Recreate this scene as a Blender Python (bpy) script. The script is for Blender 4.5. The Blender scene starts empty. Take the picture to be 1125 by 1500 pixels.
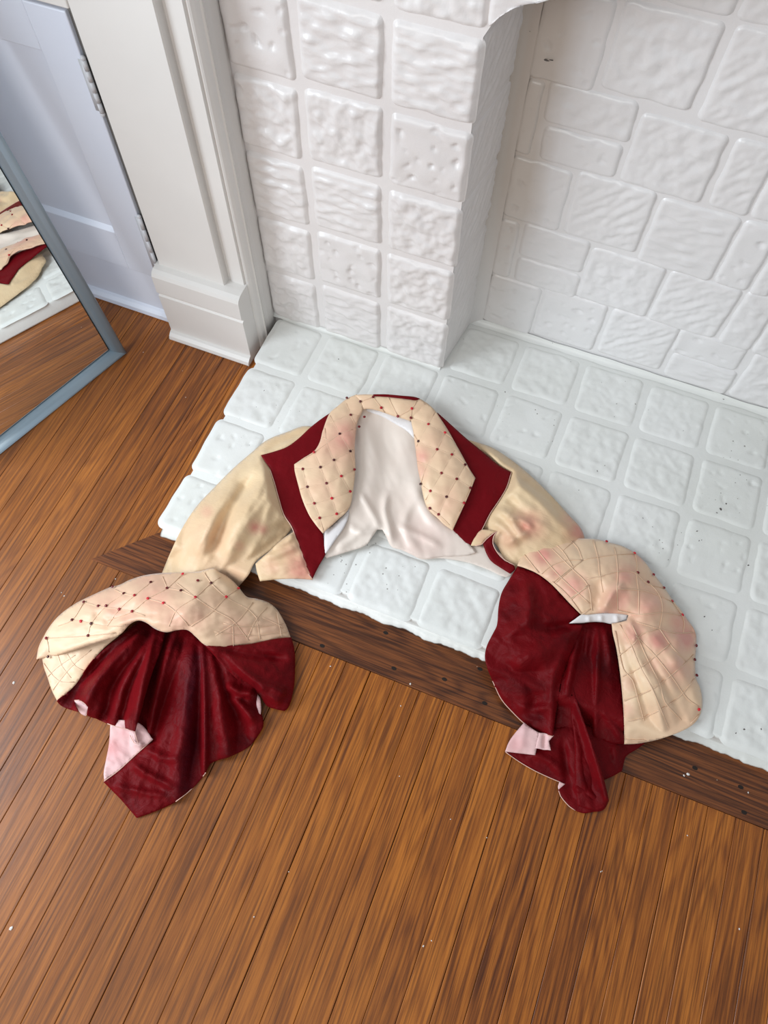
import bpy, bmesh, math, random
import numpy as np
from mathutils import Vector, Matrix, noise
from mathutils.geometry import delaunay_2d_cdt
random.seed(7)
S = bpy.context.scene
C = S.collection

# ------------------------------------------------------------------ camera
YAW, PITCH, ROLL, FPX, CAMH = 0.357825598, 0.457456549, 0.0247223387, 1103.86695, 1.45
ROT = (Matrix.Rotation(YAW, 3, 'Z') @ Matrix.Rotation(PITCH, 3, 'X') @ Matrix.Rotation(ROLL, 3, 'Z'))
cd = bpy.data.cameras.new('camera'); cam = bpy.data.objects.new('camera', cd); C.objects.link(cam)
cd.sensor_fit = 'VERTICAL'; cd.sensor_height = 36.0; cd.lens = FPX / 1500 * 36
cam.matrix_world = Matrix.Translation((0, 0, CAMH)) @ ROT.to_4x4()
cd.clip_start = 0.02
S.camera = cam

# ------------------------------------------------------------------ world, lights, exposure
S.view_settings.view_transform = 'Standard'; S.view_settings.look = 'None'
S.view_settings.gamma = 1.0; S.view_settings.exposure = 0.0
S.view_settings.use_curve_mapping = False
w = bpy.data.worlds.new('room_light'); S.world = w; w.use_nodes = True
bg = w.node_tree.nodes['Background']; bg.inputs[0].default_value = (0.90, 0.95, 1.0, 1); bg.inputs[1].default_value = 0.42

def area(name, loc, target, sx, sy, power, col):
    l = bpy.data.lights.new(name, 'AREA'); l.shape = 'RECTANGLE'; l.size = sx; l.size_y = sy
    l.energy = power; l.color = col
    o = bpy.data.objects.new(name, l); C.objects.link(o); o.location = loc
    o.rotation_euler = (Vector(target) - Vector(loc)).to_track_quat('-Z', 'Y').to_euler()
    return o
area('window_light', (-1.9, -0.35, 1.25), (-0.3, 0.6, 0.1), 1.1, 1.1, 42, (0.84, 0.92, 1.0))
area('room_window_light', (-0.6, 1.0 - 3.2, 2.3), (-0.1, 0.7, 0.1), 1.6, 1.4, 34, (1.0, 0.97, 0.93))

# ------------------------------------------------------------------ measuring helpers (pixel -> point on a known plane)
Rn = np.array([list(r) for r in ROT]); CP = np.array([0, 0, CAMH])
def ray(x, y): return Rn @ np.array([(x - 562.5) / FPX, -(y - 750) / FPX, -1.0])
def at_z(x, y, z=0.0):
    d = ray(x, y); return CP + d * ((z - CAMH) / d[2])
def at_y(x, y, Y):
    d = ray(x, y); return CP + d * (Y / d[1])

# ------------------------------------------------------------------ object helpers
def tag(o, label=None, cat=None, group=None, kind=None):
    if label: o['label'] = label
    if cat: o['category'] = cat
    if group: o['group'] = group
    if kind: o['kind'] = kind
    return o
def empty(name, loc=(0, 0, 0), rz=0, parent=None):
    o = bpy.data.objects.new(name, None); C.objects.link(o); o.location = loc; o.rotation_euler = (0, 0, rz)
    o.empty_display_size = 0.05
    if parent: o.parent = parent
    return o
def link(name, me, mats, parent=None, smooth=True):
    o = bpy.data.objects.new(name, me); C.objects.link(o)
    for m in (mats if isinstance(mats, (list, tuple)) else [mats]):
        if not me.materials or len(me.materials) < len(mats if isinstance(mats, (list, tuple)) else [mats]): me.materials.append(m)
    if smooth:
        me.polygons.foreach_set('use_smooth', [True] * len(me.polygons))
    if parent:
        o.parent = parent
        pw = Matrix.Translation(parent.location) if parent.parent is None else Matrix.Translation(parent.location + parent.parent.location)
        o.location = -pw.translation
    return o
def from_data(name, v, f, mats, parent=None, smooth=True):
    me = bpy.data.meshes.new(name); me.from_pydata([tuple(map(float, p)) for p in v], [], f); me.update()
    return link(name, me, mats, parent, smooth)
def box_bm(bm, x0, x1, y0, y1, z0, z1, bev=0.0, seg=2):
    r = bmesh.ops.create_cube(bm, size=1.0)
    for v in r['verts']:
        v.co = Vector((x0 + (v.co.x + .5) * (x1 - x0), y0 + (v.co.y + .5) * (y1 - y0), z0 + (v.co.z + .5) * (z1 - z0)))
    if bev:
        es = {e for v in r['verts'] for e in v.link_edges}
        bmesh.ops.bevel(bm, geom=list(es), offset=bev, segments=seg, profile=0.5, affect='EDGES')
def box(name, x0, x1, y0, y1, z0, z1, mat, parent=None, bev=0.0, seg=2, smooth=False):
    bm = bmesh.new(); box_bm(bm, x0, x1, y0, y1, z0, z1, bev, seg)
    me = bpy.data.meshes.new(name); bm.to_mesh(me); bm.free()
    return link(name, me, mat, parent, smooth)
def extrude_profile(name, pts, axis, a0, a1, mat, parent=None, smooth=False, close=True):
    """pts = closed polygon in the two other axes; axis 'z': pts=(x,y); axis 'x': pts=(y,z)"""
    v = []; n = len(pts)
    for a in (a0, a1):
        for p in pts:
            v.append((p[0], p[1], a) if axis == 'z' else (a, p[0], p[1]))
    f = [(i, (i + 1) % n, n + (i + 1) % n, n + i) for i in range(n)]
    f += [tuple(range(n))[::-1], tuple(range(n, 2 * n))]
    bm = bmesh.new(); bv = [bm.verts.new(p) for p in v]
    for q in f: bm.faces.new([bv[i] for i in q])
    bmesh.ops.recalc_face_normals(bm, faces=bm.faces)
    me = bpy.data.meshes.new(name); bm.to_mesh(me); bm.free()
    return link(name, me, mat, parent, smooth)
def tube(pts, r, seg=6, closed=False):
    v = []; f = []; pts = [Vector(p) for p in pts]; n = len(pts)
    for i, p in enumerate(pts):
        a = pts[max(i - 1, 0)]; b = pts[min(i + 1, n - 1)]
        t = (b - a).normalized() if (b - a).length > 1e-9 else Vector((1, 0, 0))
        u = t.cross(Vector((0, 0, 1)))
        u = u.normalized() if u.length > 1e-4 else Vector((1, 0, 0))
        w_ = t.cross(u)
        for k in range(seg):
            c = 2 * math.pi * k / seg
            v.append(p + (u * math.cos(c) + w_ * math.sin(c)) * r)
    for i in range(n - 1):
        for k in range(seg):
            f.append((i * seg + k, i * seg + (k + 1) % seg, (i + 1) * seg + (k + 1) % seg, (i + 1) * seg + k))
    f.append(tuple(range(seg))[::-1]); f.append(tuple(range((n - 1) * seg, n * seg)))
    return v, f

# ------------------------------------------------------------------ materials
def srgb(r, g, b):
    f = lambda c: (c / 255 / 12.92) if c <= 10 else ((c / 255 + 0.055) / 1.055) ** 2.4
    return (f(r), f(g), f(b), 1)
class NT:
    def __init__(s, name):
        s.m = bpy.data.materials.new(name); s.m.use_nodes = True; s.t = s.m.node_tree
        s.b = s.t.nodes['Principled BSDF']
    def n(s, typ, **kw):
        x = s.t.nodes.new(typ)
        for k, v in kw.items():
            if k.startswith('i_'):
                k = k[2:]; k = int(k) if k.isdigit() else k.replace('_', ' ')
                x.inputs[k].default_value = v
            else: setattr(x, k, v)
        return x
    def l(s, a, b): s.t.links.new(a, b)
    def ramp(s, src, stops, interp='LINEAR'):
        r = s.n('ShaderNodeValToRGB'); e = r.color_ramp; e.interpolation = interp
        while len(e.elements) < len(stops): e.elements.new(0.5)
        for el, (p, c) in zip(e.elements, stops):
            el.position = p; el.color = c if len(c) == 4 else (*c, 1)
        s.l(src, r.inputs[0]); return r.outputs[0]
    def mix(s, fac, a, b, mode='MIX'):
        x = s.n('ShaderNodeMix', data_type='RGBA', blend_type=mode)
        for i, q in ((0, fac), (6, a), (7, b)):
            if hasattr(q, 'links'): s.l(q, x.inputs[i])
            else: x.inputs[i].default_value = q
        return x.outputs[2]
    def math(s, op, a, b=0.0):
        x = s.n('ShaderNodeMath', operation=op)
        for i, q in ((0, a), (1, b)):
            if hasattr(q, 'links'): s.l(q, x.inputs[i])
            else: x.inputs[i].default_value = q
        return x.outputs[0]
    def noise(s, scale, detail=3, vec=None, rough=0.5, dist=0.0):
        x = s.n('ShaderNodeTexNoise', i_Scale=scale, i_Detail=detail, i_Roughness=rough, i_Distortion=dist)
        if vec: s.l(vec, x.inputs['Vector'])
        return x.outputs[0]
    def bump(s, h, strength, dist, nrm=None):
        x = s.n('ShaderNodeBump', i_Strength=strength, i_Distance=dist); s.l(h, x.inputs['Height'])
        if nrm: s.l(nrm, x.inputs['Normal'])
        return x.outputs[0]
    def pos(s): return s.n('ShaderNodeNewGeometry').outputs['Position']
    def mapping(s, vec, scale=(1, 1, 1), rot=(0, 0, 0)):
        x = s.n('ShaderNodeMapping'); x.inputs['Scale'].default_value = scale; x.inputs['Rotation'].default_value = rot
        s.l(vec, x.inputs['Vector']); return x.outputs[0]
    def done(s, col, rough, normal=None, **kw):
        if hasattr(col, 'links'): s.l(col, s.b.inputs['Base Color'])
        else: s.b.inputs['Base Color'].default_value = col
        if hasattr(rough, 'links'): s.l(rough, s.b.inputs['Roughness'])
        else: s.b.inputs['Roughness'].default_value = rough
        if normal: s.l(normal, s.b.inputs['Normal'])
        for k, v in kw.items(): s.b.inputs[k.replace('_', ' ')].default_value = v
        return s.m

def paint(name, base, dirt, fine=0.35, rough=0.32, speck=0.0, grain=False, soot=False):
    t = NT(name); p = t.pos()
    n1 = t.noise(3.5, 4, p); col = t.mix(t.ramp(n1, [(.35, (0, 0, 0, 1)), (.75, (1, 1, 1, 1))]), base, dirt)
    if soot:   # old soot stain along the left corner of the firebox back
        sx = t.n('ShaderNodeSeparateXYZ'); t.l(p, sx.inputs[0])
        nn = t.noise(7, 3, p)
        xx = t.math('ADD', sx.outputs[0], t.math('MULTIPLY', nn, 0.05))
        m = t.ramp(t.math('MULTIPLY', t.math('ADD', xx, 0.235), 5.5), [(.0, (1, 1, 1, 1)), (.45, (.8, .8, .8, 1)), (.68, (0, 0, 0, 1))])
        zz = t.ramp(sx.outputs[2], [(.05, (.25, .25, .25, 1)), (.45, (1, 1, 1, 1))])
        col = t.mix(t.math('MULTIPLY', t.math('MULTIPLY', m, zz), .8), col, srgb(178, 162, 144))
    if speck:
        v = t.n('ShaderNodeTexVoronoi', i_Scale=70.0); t.l(p, v.inputs['Vector'])
        g = t.noise(5, 2, p)
        k = t.math('MULTIPLY', t.math('LESS_THAN', v.outputs['Distance'], t.math('MULTIPLY', t.ramp(g, [(.5, (0, 0, 0, 1)), (.72, (1, 1, 1, 1))]), .16)), speck)
        col = t.mix(k, col, srgb(120, 112, 105))
    pm = t.mapping(p, (1, 1, 0.25) if grain else (1, 1, 1))
    b1 = t.bump(t.noise(120 if grain else 55, 3, pm), fine, 0.0012)
    b2 = t.bump(t.noise(420, 2, p), fine * .5, 0.0005, b1)
    return t.done(col, rough, b2, Specular_IOR_Level=0.5)
M_BRICK = paint('white_brick_paint', srgb(232, 228, 226), srgb(222, 217, 215), .55, .28)
M_BACK = paint('white_firebox_paint', srgb(234, 233, 233), srgb(226, 224, 223), .5, .28, soot=True)
M_HEARTH = paint('white_hearth_paint', srgb(238, 239, 236), srgb(226, 228, 222), .5, .34, speck=.7)
M_TRIM = paint('white_trim_paint', srgb(228, 225, 221), srgb(220, 217, 213), .22, .38)
M_DOOR = paint('white_door_paint_sky_tint', srgb(220, 225, 236), srgb(213, 219, 233), .35, .36)  # bluish sky light is mixed into this white paint colour
M_WALL = paint('wall_paint', srgb(226, 222, 218), srgb(220, 216, 212), .3, .5)

def wood(name, c_dark, c_mid, c_light, border=False):
    t = NT(name); p = t.pos()
    oi = t.n('ShaderNodeObjectInfo')
    off = t.n('ShaderNodeCombineXYZ')
    t.l(t.math('MULTIPLY', oi.outputs['Random'], 31.0), off.inputs[0]); t.l(t.math('MULTIPLY', oi.outputs['Random'], 77.0), off.inputs[1])
    t.l(t.math('MULTIPLY', oi.outputs['Random'], 13.0), off.inputs[2])
    va = t.n('ShaderNodeVectorMath', operation='ADD'); t.l(p, va.inputs[0]); t.l(off.outputs[0], va.inputs[1])
    q = va.outputs[0]
    if border: sc1, sc2, sc3 = (1.2, 12, 1), (5, 230, 1), (1.2, 9, 1)
    else: sc1, sc2, sc3 = (11, 1.0, 1), (210, 6, 1), (12, .9, 1)
    # growth rings: contour lines of a stretched noise field give cathedral figures
    field = t.noise(1.0, 1.5, t.mapping(q, sc1), .4, .2)
    rings = t.n('ShaderNodeMath', operation='SINE'); t.l(t.math('MULTIPLY', field, 120.0), rings.inputs[0])
    ring = t.math('POWER', t.math('ADD', t.math('MULTIPLY', rings.outputs[0], .5), .5), 2.2)
    fine = t.noise(1.0, 5, t.mapping(q, sc2), .7)
    broad = t.noise(1.0, 3, t.mapping(q, sc3), .5)
    a = t.math('ADD', t.math('MULTIPLY', ring, -.12), t.math('MULTIPLY', fine, .98))
    a = t.math('ADD', a, t.math('MULTIPLY', t.math('SUBTRACT', broad, .5), .16))
    a = t.math('ADD', a, t.math('MULTIPLY', t.math('SUBTRACT', oi.outputs['Random'], .5), .16))
    col = t.ramp(a, [(.20, c_dark), (.42, c_mid), (.64, c_light)])
    pores = t.ramp(t.noise(1.0, 3, t.mapping(q, (sc2[0] * 1.35, sc2[1] * 1.0, 1)), .6), [(.50, (0, 0, 0, 1)), (.60, (1, 1, 1, 1))])
    col = t.mix(t.math('MULTIPLY', pores, .48), col, (c_dark[0] * .5, c_dark[1] * .45, c_dark[2] * .42, 1))
    if not border:    # the boards towards the near left turn greyer brown
        sx = t.n('ShaderNodeSeparateXYZ'); t.l(p, sx.inputs[0])
        g = t.math('SUBTRACT', t.math('MULTIPLY', sx.outputs[0], -1.1), t.math('MULTIPLY', sx.outputs[1], 1.0))
        g = t.ramp(t.math('ADD', g, t.math('MULTIPLY', t.noise(2.0, 2, p), .5)), [(.1, (0, 0, 0, 1)), (.85, (1, 1, 1, 1))])
        col = t.mix(t.math('MULTIPLY', g, .34), col, srgb(138, 92, 58), 'MIX')
    # tiny paint specks
    v = t.n('ShaderNodeTexVoronoi', i_Scale=26.0 if border else 13.0); t.l(p, v.inputs['Vector'])
    k = t.math('LESS_THAN', v.outputs['Distance'], .028 if border else .014)
    col = t.mix(t.math('MULTIPLY', k, .8), col, srgb(215, 200, 180))
    bmp = t.bump(t.math('ADD', fine, t.math('MULTIPLY', ring, .3)), .18, .0006)
    r = t.ramp(broad, [(.2, (.30, .30, .30, 1)), (.8, (.44, .44, .44, 1))])
    return t.done(col, r, bmp, Coat_Weight=0.15, Coat_Roughness=.25, Specular_IOR_Level=.4)
M_WOOD = wood('oak_floor', srgb(88, 42, 14), srgb(144, 80, 25), srgb(184, 110, 38))
M_BORDER = wood('dark_border_oak', srgb(42, 21, 12), srgb(84, 44, 21), srgb(130, 74, 36), border=True)
M_GAP = NT('dark_gap').done(srgb(34, 24, 18), .9)
M_GREYGAP = NT('painted_shut_gap').done(srgb(110, 108, 105), .8)

def satin(name, base, alt, stain, rough=.42, slub=.25, sheen=.3, soft=.35):
    t = NT(name); p = t.pos()
    at = t.n('ShaderNodeAttribute'); at.attribute_name = 'stain'
    n1 = t.noise(14, 4, p); col = t.mix(t.ramp(n1, [(.3, (0, 0, 0, 1)), (.72, (1, 1, 1, 1))]), base, alt)
    sn = t.noise(26, 4, p, .6)
    k = t.math('MULTIPLY', at.outputs['Fac'], t.math('ADD', t.math('MULTIPLY', sn, 1.5), .2))
    kc = t.n('ShaderNodeClamp'); t.l(k, kc.inputs[0])
    col = t.mix(kc.outputs[0], col, stain)
    h = t.noise(1.0, 3, t.mapping(p, (60, 240, 120), (0, 0, .5)), .6)
    h2 = t.noise(22, 3, p)
    b = t.bump(h, slub, .0008); b = t.bump(h2, soft, .003, b)
    return t.done(col, rough, b, Sheen_Weight=sheen, Sheen_Roughness=.4, Specular_IOR_Level=.35)
M_CREAM = satin('cream_dupioni', srgb(231, 205, 166), srgb(221, 190, 150), srgb(220, 152, 132), .46, .8)
M_QUILT = satin('pinktinged_quilted_satin', srgb(235, 207, 172), srgb(231, 194, 162), srgb(222, 156, 140), .42, .25)
M_PINK = satin('pale_pink_facing', srgb(236, 200, 196), srgb(226, 184, 184), srgb(214, 130, 130), .5, .4)
M_LINING = satin('ivory_lining_satin', srgb(240, 228, 216), srgb(235, 220, 208), srgb(230, 196, 186), .30, .05, soft=.08)
M_WHITE = satin('white_lining', srgb(236, 232, 230), srgb(226, 222, 222), srgb(226, 210, 205), .4, .1)
def velvet(name, dark, mid, hot, crush=1.0):
    t = NT(name); p = t.pos()
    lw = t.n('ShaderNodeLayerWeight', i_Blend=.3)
    b = t.bump(t.noise(34, 5, p, .6, .5), .5 * crush, .006)
    slub = t.noise(1.0, 3, t.mapping(p, (40, 400, 200), (0, 0, 1.1)), .6)
    b = t.bump(slub, .35, .0006, b)
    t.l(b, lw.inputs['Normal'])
    n1 = t.noise(1.0, 5, t.mapping(p, (8, 14, 12), (0, 0, .3)), .55, .6)
    c = t.mix(t.ramp(n1, [(.25, (0, 0, 0, 1)), (.52, (1, 1, 1, 1))]), dark, mid)
    at = t.n('ShaderNodeAttribute'); at.attribute_name = 'stain'      # purple-black strip mixed in by the attribute
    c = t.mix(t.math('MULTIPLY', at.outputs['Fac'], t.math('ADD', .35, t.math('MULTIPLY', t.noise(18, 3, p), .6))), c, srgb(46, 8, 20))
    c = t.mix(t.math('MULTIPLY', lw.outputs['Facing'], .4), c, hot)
    th = t.ramp(slub, [(.64, (0, 0, 0, 1)), (.78, (1, 1, 1, 1))])
    c = t.mix(t.math('MULTIPLY', th, .16), c, hot)
    return t.done(c, .48, b, Sheen_Weight=.06, Sheen_Roughness=.3, Sheen_Tint=(.8, .08, .1, 1), Specular_IOR_Level=.09)
M_VELVET = velvet('crimson_velvet', srgb(96, 6, 14), srgb(108, 9, 18), srgb(134, 16, 28), .5)
M_SHOT = velvet('crushed_crimson_lining', srgb(58, 4, 9), srgb(102, 8, 15), srgb(142, 20, 28), 1.5)
M_PIPE = NT('pale_piping').done(srgb(226, 184, 168), .6)
M_TUCK = NT('tuck_thread').done(srgb(226, 194, 164), .55)
tb = NT('red_bead'); oi = tb.n('ShaderNodeObjectInfo')
M_BEAD = tb.done(tb.ramp(oi.outputs['Random'], [(.0, srgb(60, 12, 14)), (.5, srgb(120, 14, 24)), (1., srgb(214, 30, 50))]), .18)
M_FRAME = NT('blue_grey_metal').done(srgb(152, 172, 186), .3, Metallic=.25)
M_GLASS = NT('silvered_glass').done((.86, .88, .87, 1), .01, Metallic=1.0)
M_BLACK = NT('black_gap').done((.01, .01, .012, 1), .6)
M_CHIP = NT('paint_flake').done(srgb(228, 224, 218), .6)
M_METAL = paint('painted_hinge', srgb(214, 216, 222), srgb(190, 190, 192), .5, .4)

# ------------------------------------------------------------------ floor
floor = box('floor', -2.2, 1.9, -1.5, 1.35, -0.03, -0.0125, M_GAP); tag(floor, kind='structure')
BW = 0.0507
HX0, HX1, HF = -0.664, 1.15, 0.447      # hearth left, right, front
BY0, BY1 = 0.339, 0.452                 # border plank
def board_mesh(x0, x1, y0, y1, z=0.0, mitre=0.0, bend=0.0, bev=.0009):
    """one floor board: rounded long edges; optional mitred left end"""
    bm = bmesh.new()
    pr = [(y0, -.012), (y0, z - bev), (y0 + bev, z), (y1 - bev, z), (y1, z - bev), (y1, -.012)]
    v = []
    for e in (0, 1):
        for (yy, zz) in pr:
            xx = (x0 + (mitre * (yy - y0) / (y1 - y0))) if e == 0 else x1
            v.append(bm.verts.new((xx, yy, zz)))
    n = len(pr)
    for i in range(n): bm.faces.new([v[i], v[(i + 1) % n], v[n + (i + 1) % n], v[n + i]])
    bm.faces.new(v[:n]); bm.faces.new(v[n:])
    bmesh.ops.recalc_face_normals(bm, faces=bm.faces)
    return bm
def board(x0, x1, y0, y1, z=0.0):
    bm = board_mesh(y0, y1, -x1, -x0, z)      # long axis along x, then turn to y
    for vv in bm.verts: vv.co = Vector((-vv.co.y, vv.co.x, vv.co.z))
    me = bpy.data.meshes.new('floor_board'); bm.to_mesh(me); bm.free()
    return link('floor_board', me, M_WOOD, floor, False)
GAPW = {-7: .0022, -6: .0018, -3: .0024, 0: .0018, 3: .0016, 5: .0018, 9: .002}
cuts = {k: sorted(random.uniform(-1.2, 1.0) for _ in range(random.choice((1, 1, 2)))) for k in range(-40, 36)}
for k in range(-26, 25):
    xa = .005 * 1.16 + BW * k; xb = xa + BW
    g = GAPW.get(k, .0007)
    x0, x1 = xa + g / 2, xb - .0003
    dz = random.uniform(-.0005, 0.0002)
    ytop = .96 if xb < -.768 else (None)
    if xb <= HX0 - .105:
        ytop = .99
    elif xb < HX0 + .002:
        # boards beside the hearth stop on the mitre line of the border plank
        ytop = .99
    if ytop is None and xa >= HX0 - .105: ytop = BY0 - .0006
    if xa >= HX0 - .105 and xb < HX0 + .03:   # beside the hearth: piece below border + piece above mitre
        board(x0, x1, -1.35, BY0 - .0006, dz)
        board(x0, min(x1, HX0 + .02), BY0 + .0004, .99, min(dz, 0))
        continue
    c = [y for y in cuts[k] if -1.3 < y < -.62]
    ys = [-1.35] + c + [ytop]
    for a, b in zip(ys, ys[1:]): board(x0, x1, a + .0004, b - .0004, dz)
bm = board_mesh(HX0 - .107, 1.6, BY0, BY1, 0.0015, mitre=.107)
me = bpy.data.meshes.new('border_board'); bm.to_mesh(me); bm.free()
link('border_board', me, M_BORDER, floor, False)
# nail heads in the border board
for (px, py) in [(565, 927), (577, 979), (710, 1030), (651, 995), (703, 980), (472, 946), (1085, 1153), (1090, 1190), (1018, 1125)]:
    q = at_z(px, py, .0015); v, f = [], []
    for k in range(8):
        a = k * math.pi / 4; v.append((q[0] + .005 * math.cos(a), q[1] + .0032 * math.sin(a), .0022))
    f.append(tuple(range(8)))
    for k in range(8):
        a = k * math.pi / 4; v.append((q[0] + .006 * math.cos(a), q[1] + .0042 * math.sin(a), .0005))
    for k in range(8): f.append((k + 8, (k + 1) % 8 + 8, (k + 1) % 8, k))
    from_data('nail_plug', v, f, M_GAP, floor, False)

# ------------------------------------------------------------------ fireplace
fire = empty('fireplace', (0, .9, 0))
tag(fire, 'white painted rough brick fireplace with low raised tiled hearth', 'fireplace')
def fp(name, pts_min, pts_max, mat, bev=0, parent=fire):
    return box(name, pts_min[0], pts_max[0], pts_min[1], pts_max[1], pts_min[2], pts_max[2], mat, parent, bev)
seedn = [0]
def brick(name, u0, u1, v0, v1, mapf, mat, parent, depth=.0075, relief=.0026, kind=0, gap=.0075, n=None, rad=.014, clip=None, soft=.0085):
    """rounded, lumpy painted brick; mapf(u,v,h) -> xyz, h measured out of the wall"""
    seedn[0] += 1; sd = seedn[0] * 7.31
    u0 += gap; u1 -= gap; v0 += gap; v1 -= gap
    W, H_ = u1 - u0, v1 - v0
    nu = max(14, int(W / .0036)); nv = max(12, int(H_ / .0036))
    sk = [random.uniform(-.003, .003) for _ in range(4)]
    v = []
    rc = min(rad, W * .3, H_ * .3)
    for j in range(nv + 1):
        for i in range(nu + 1):
            a, b = i / nu, j / nv
            # denser towards edges
            a = .5 - .5 * math.cos(math.pi * a) if False else a
            x = u0 + W * a + sk[0] * (b - .5); y = v0 + H_ * b + sk[1] * (a - .5)
            ex = min(a, 1 - a) * W; ey = min(b, 1 - b) * H_
            # pull the corners in to a round corner
            if ex < rc and ey < rc:
                dx, dy = rc - ex, rc - ey; r = math.hypot(dx, dy)
                if r > 1e-6:
                    m = max(dx, dy); k = m / r
                    nx, ny = dx * k, dy * k
                    x += (dx - nx) * (1 if a < .5 else -1); y += (dy - ny) * (1 if b < .5 else -1)
                    ex, ey = rc - nx, rc - ny
                    d = rc - m
                else: d = min(ex, ey)
            else: d = min(ex, ey)
            wob = noise.noise((x * 28 + sd, y * 28, sd)) * .0018
            e = min(1, max(0, (d + wob) / soft)); prof = e * e * (3 - 2 * e) if soft > .009 else 1 - (1 - e) ** 2.4
            p = Vector((x, y, 0))
            if kind == 0:   # lumpy dimples
                h = noise.noise(p * 42 + Vector((sd, 0, 0))) * 1.0 + noise.noise(p * 95 + Vector((sd, 9, 0))) * .5 - .8 * max(0, abs(noise.noise(p * 30 + Vector((sd, 4, 0)))) - .25)
            elif kind == 1: # horizontal craggy ripples
                q = Vector((x * 26, y * 75, 0)) + Vector((sd, 0, 0))
                h = noise.noise(q) * 1.1 + noise.noise(q * 2.1) * .6; h = h if h > 0 else h * .7
            elif kind == 2: # smooth with few pits
                h = noise.noise(p * 24 + Vector((sd, 0, 0))) * .7
                pv = noise.noise(p * 60 + Vector((0, sd, 0))); h -= max(0, pv - .28) * 3.0
            else:           # diagonal tooling
                q = Vector(((x + y) * 22, (y - x) * 60, 0)) + Vector((sd, 0, 0))
                h = noise.noise(q) * .9 + noise.noise(p * 110 + Vector((sd, 0, 0))) * .4
            inner = min(1, d / .02)
            z = -.0015 + depth * prof + relief * h * (.15 + .85 * inner) * prof
            if clip:
                x, y = clip(x, y)
            v.append(mapf(x + noise.noise((y * 30, sd, 0)) * .0016, y + noise.noise((x * 30, sd, 3)) * .0016, z))
    f = []
    for j in range(nv):
        for i in range(nu):
            q = j * (nu + 1) + i; f.append((q, q + 1, q + nu + 2, q + nu + 1))
    # backing skirt so the brick is a solid piece
    n0 = len(v)
    ring = [i for i in range(nu + 1)] + [j * (nu + 1) + nu for j in range(1, nu + 1 if False else nv + 1)] + [nv * (nu + 1) + i for i in range(nu - 1, -1, -1)] + [j * (nu + 1) for j in range(nv - 1, 0, -1)]
    bm = bmesh.new(); bv = [bm.verts.new(p) for p in v]
    for q in f: bm.faces.new([bv[i] for i in q])
    me = bpy.data.meshes.new(name); bm.to_mesh(me); bm.free()
    return link(name, me, mat, parent)

# -- hearth slab
FB = 1.207        # firebox back plane
BF = 1.043        # breast face plane
slab = box('hearth_slab', HX0 + .004, HX1, HF + .006, FB + .05, 0.0, .040, M_HEARTH, fire, .006, 3, True)
up = lambda x, y, h: (x, y, .040 + h)
hx = [HX0 - .004, -.541, -.397, -.250, -.102, .045, .195, .344, .490, .637, .785, .93, 1.08]
hy = [HF, .585, .735, .888, 1.04, 1.19]
for i in range(len(hx) - 1):
    for j in range(len(hy) - 1):
        if j == 4 and (i < 3): continue
        a, b, c, d = hx[i], hx[i + 1], hy[j], hy[j + 1]
        if i == 0: a -= .004
        if j == 0: c -= .006
        jx = random.uniform(-.003, .003)
        brick('hearth_brick', a, b + jx * 0, c, d, up, M_HEARTH, slab, depth=.0046, relief=.0022, kind=random.choice((0, 0, 2)), gap=.0035, rad=.018, soft=.013)
# moulded foot along the front of the hearth: fillet, groove and ragged painted lip
v, f = [], []
prof = [(.012, .040), (.0045, .036), (.001, .030), (.0, .021), (.0015, .0165), (.003, .015), (.001, .0125), (-.004, .0105), (-.009, .008), (-.0125, .004), (-.014, .0017), (.012, .0013)]
N = 420
for i in range(N + 1):
    x = HX0 + (HX1 - HX0) * i / N
    rag = noise.noise((x * 22, 3.1, 0)) * .004 + noise.noise((x * 90, 8.1, 0)) * .0022
    tl = noise.noise((x * 12, 5.5, 0)) * .0015
    for k, (dy, z) in enumerate(prof):
        lip = 1 if 7 <= k <= 10 else 0
        v.append((x, HF + .006 + dy + tl - (rag * (1.3 if k >= 9 else .6) if lip else 0), z + (noise.noise((x * 60, z * 200, 1)) * .0006 if k < 11 else 0)))
m = len(prof)
for i in range(N):
    for k in range(m): f.append((i * m + k, i * m + (k + 1) % m, (i + 1) * m + (k + 1) % m, (i + 1) * m + k))
f.append(tuple(range(m))); f.append(tuple(range(N * m, N * m + m))[::-1])
from_data('hearth_lip', v, f, M_HEARTH, slab)

# -- chimney breast: pier at the left, arched head above the firebox opening
bx0, bx1 = -.690, -.259
arch = [(-.259, .797), (-.250, .815), (-.237, .831), (-.222, .844), (-.205, .854), (-.181, .864), (-.14, .880), (-.08, .912), (.02, .96), (.15, .985), (.30, .96), (.42, .90), (.51, .84), (.56, .797)]
pts = [(bx0, .0), (bx1, .0)] + arch + [(.56, .0), (.95, .0), (.95, 1.25), (bx0, 1.25)]
def wall_plate(name, pts, y0, y1, mat, parent):
    bm = bmesh.new()
    a = [bm.verts.new((x, y0, z)) for x, z in pts]; b = [bm.verts.new((x, y1, z)) for x, z in pts]
    n = len(pts); bm.faces.new(a); bm.faces.new(b)
    for i in range(n): bm.faces.new([a[i], a[(i + 1) % n], b[(i + 1) % n], b[i]])
    bmesh.ops.recalc_face_normals(bm, faces=bm.faces)
    bmesh.ops.triangulate(bm, faces=[q for q in bm.faces if len(q.verts) > 4])
    me = bpy.data.meshes.new(name); bm.to_mesh(me); bm.free()
    return link(name, me, mat, parent, False)
breast = wall_plate('chimney_breast', pts, BF, BF + .10, M_BRICK, fire)
out = lambda x, z, h: (x, BF - h, z)
zr = [.034, .198, .350, .502, .653, .800, .95, 1.1]
cols = [(-.690, -.556), (-.556, -.402), (-.402, -.2545)]
zoff = [-.006, .002, .0]
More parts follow.
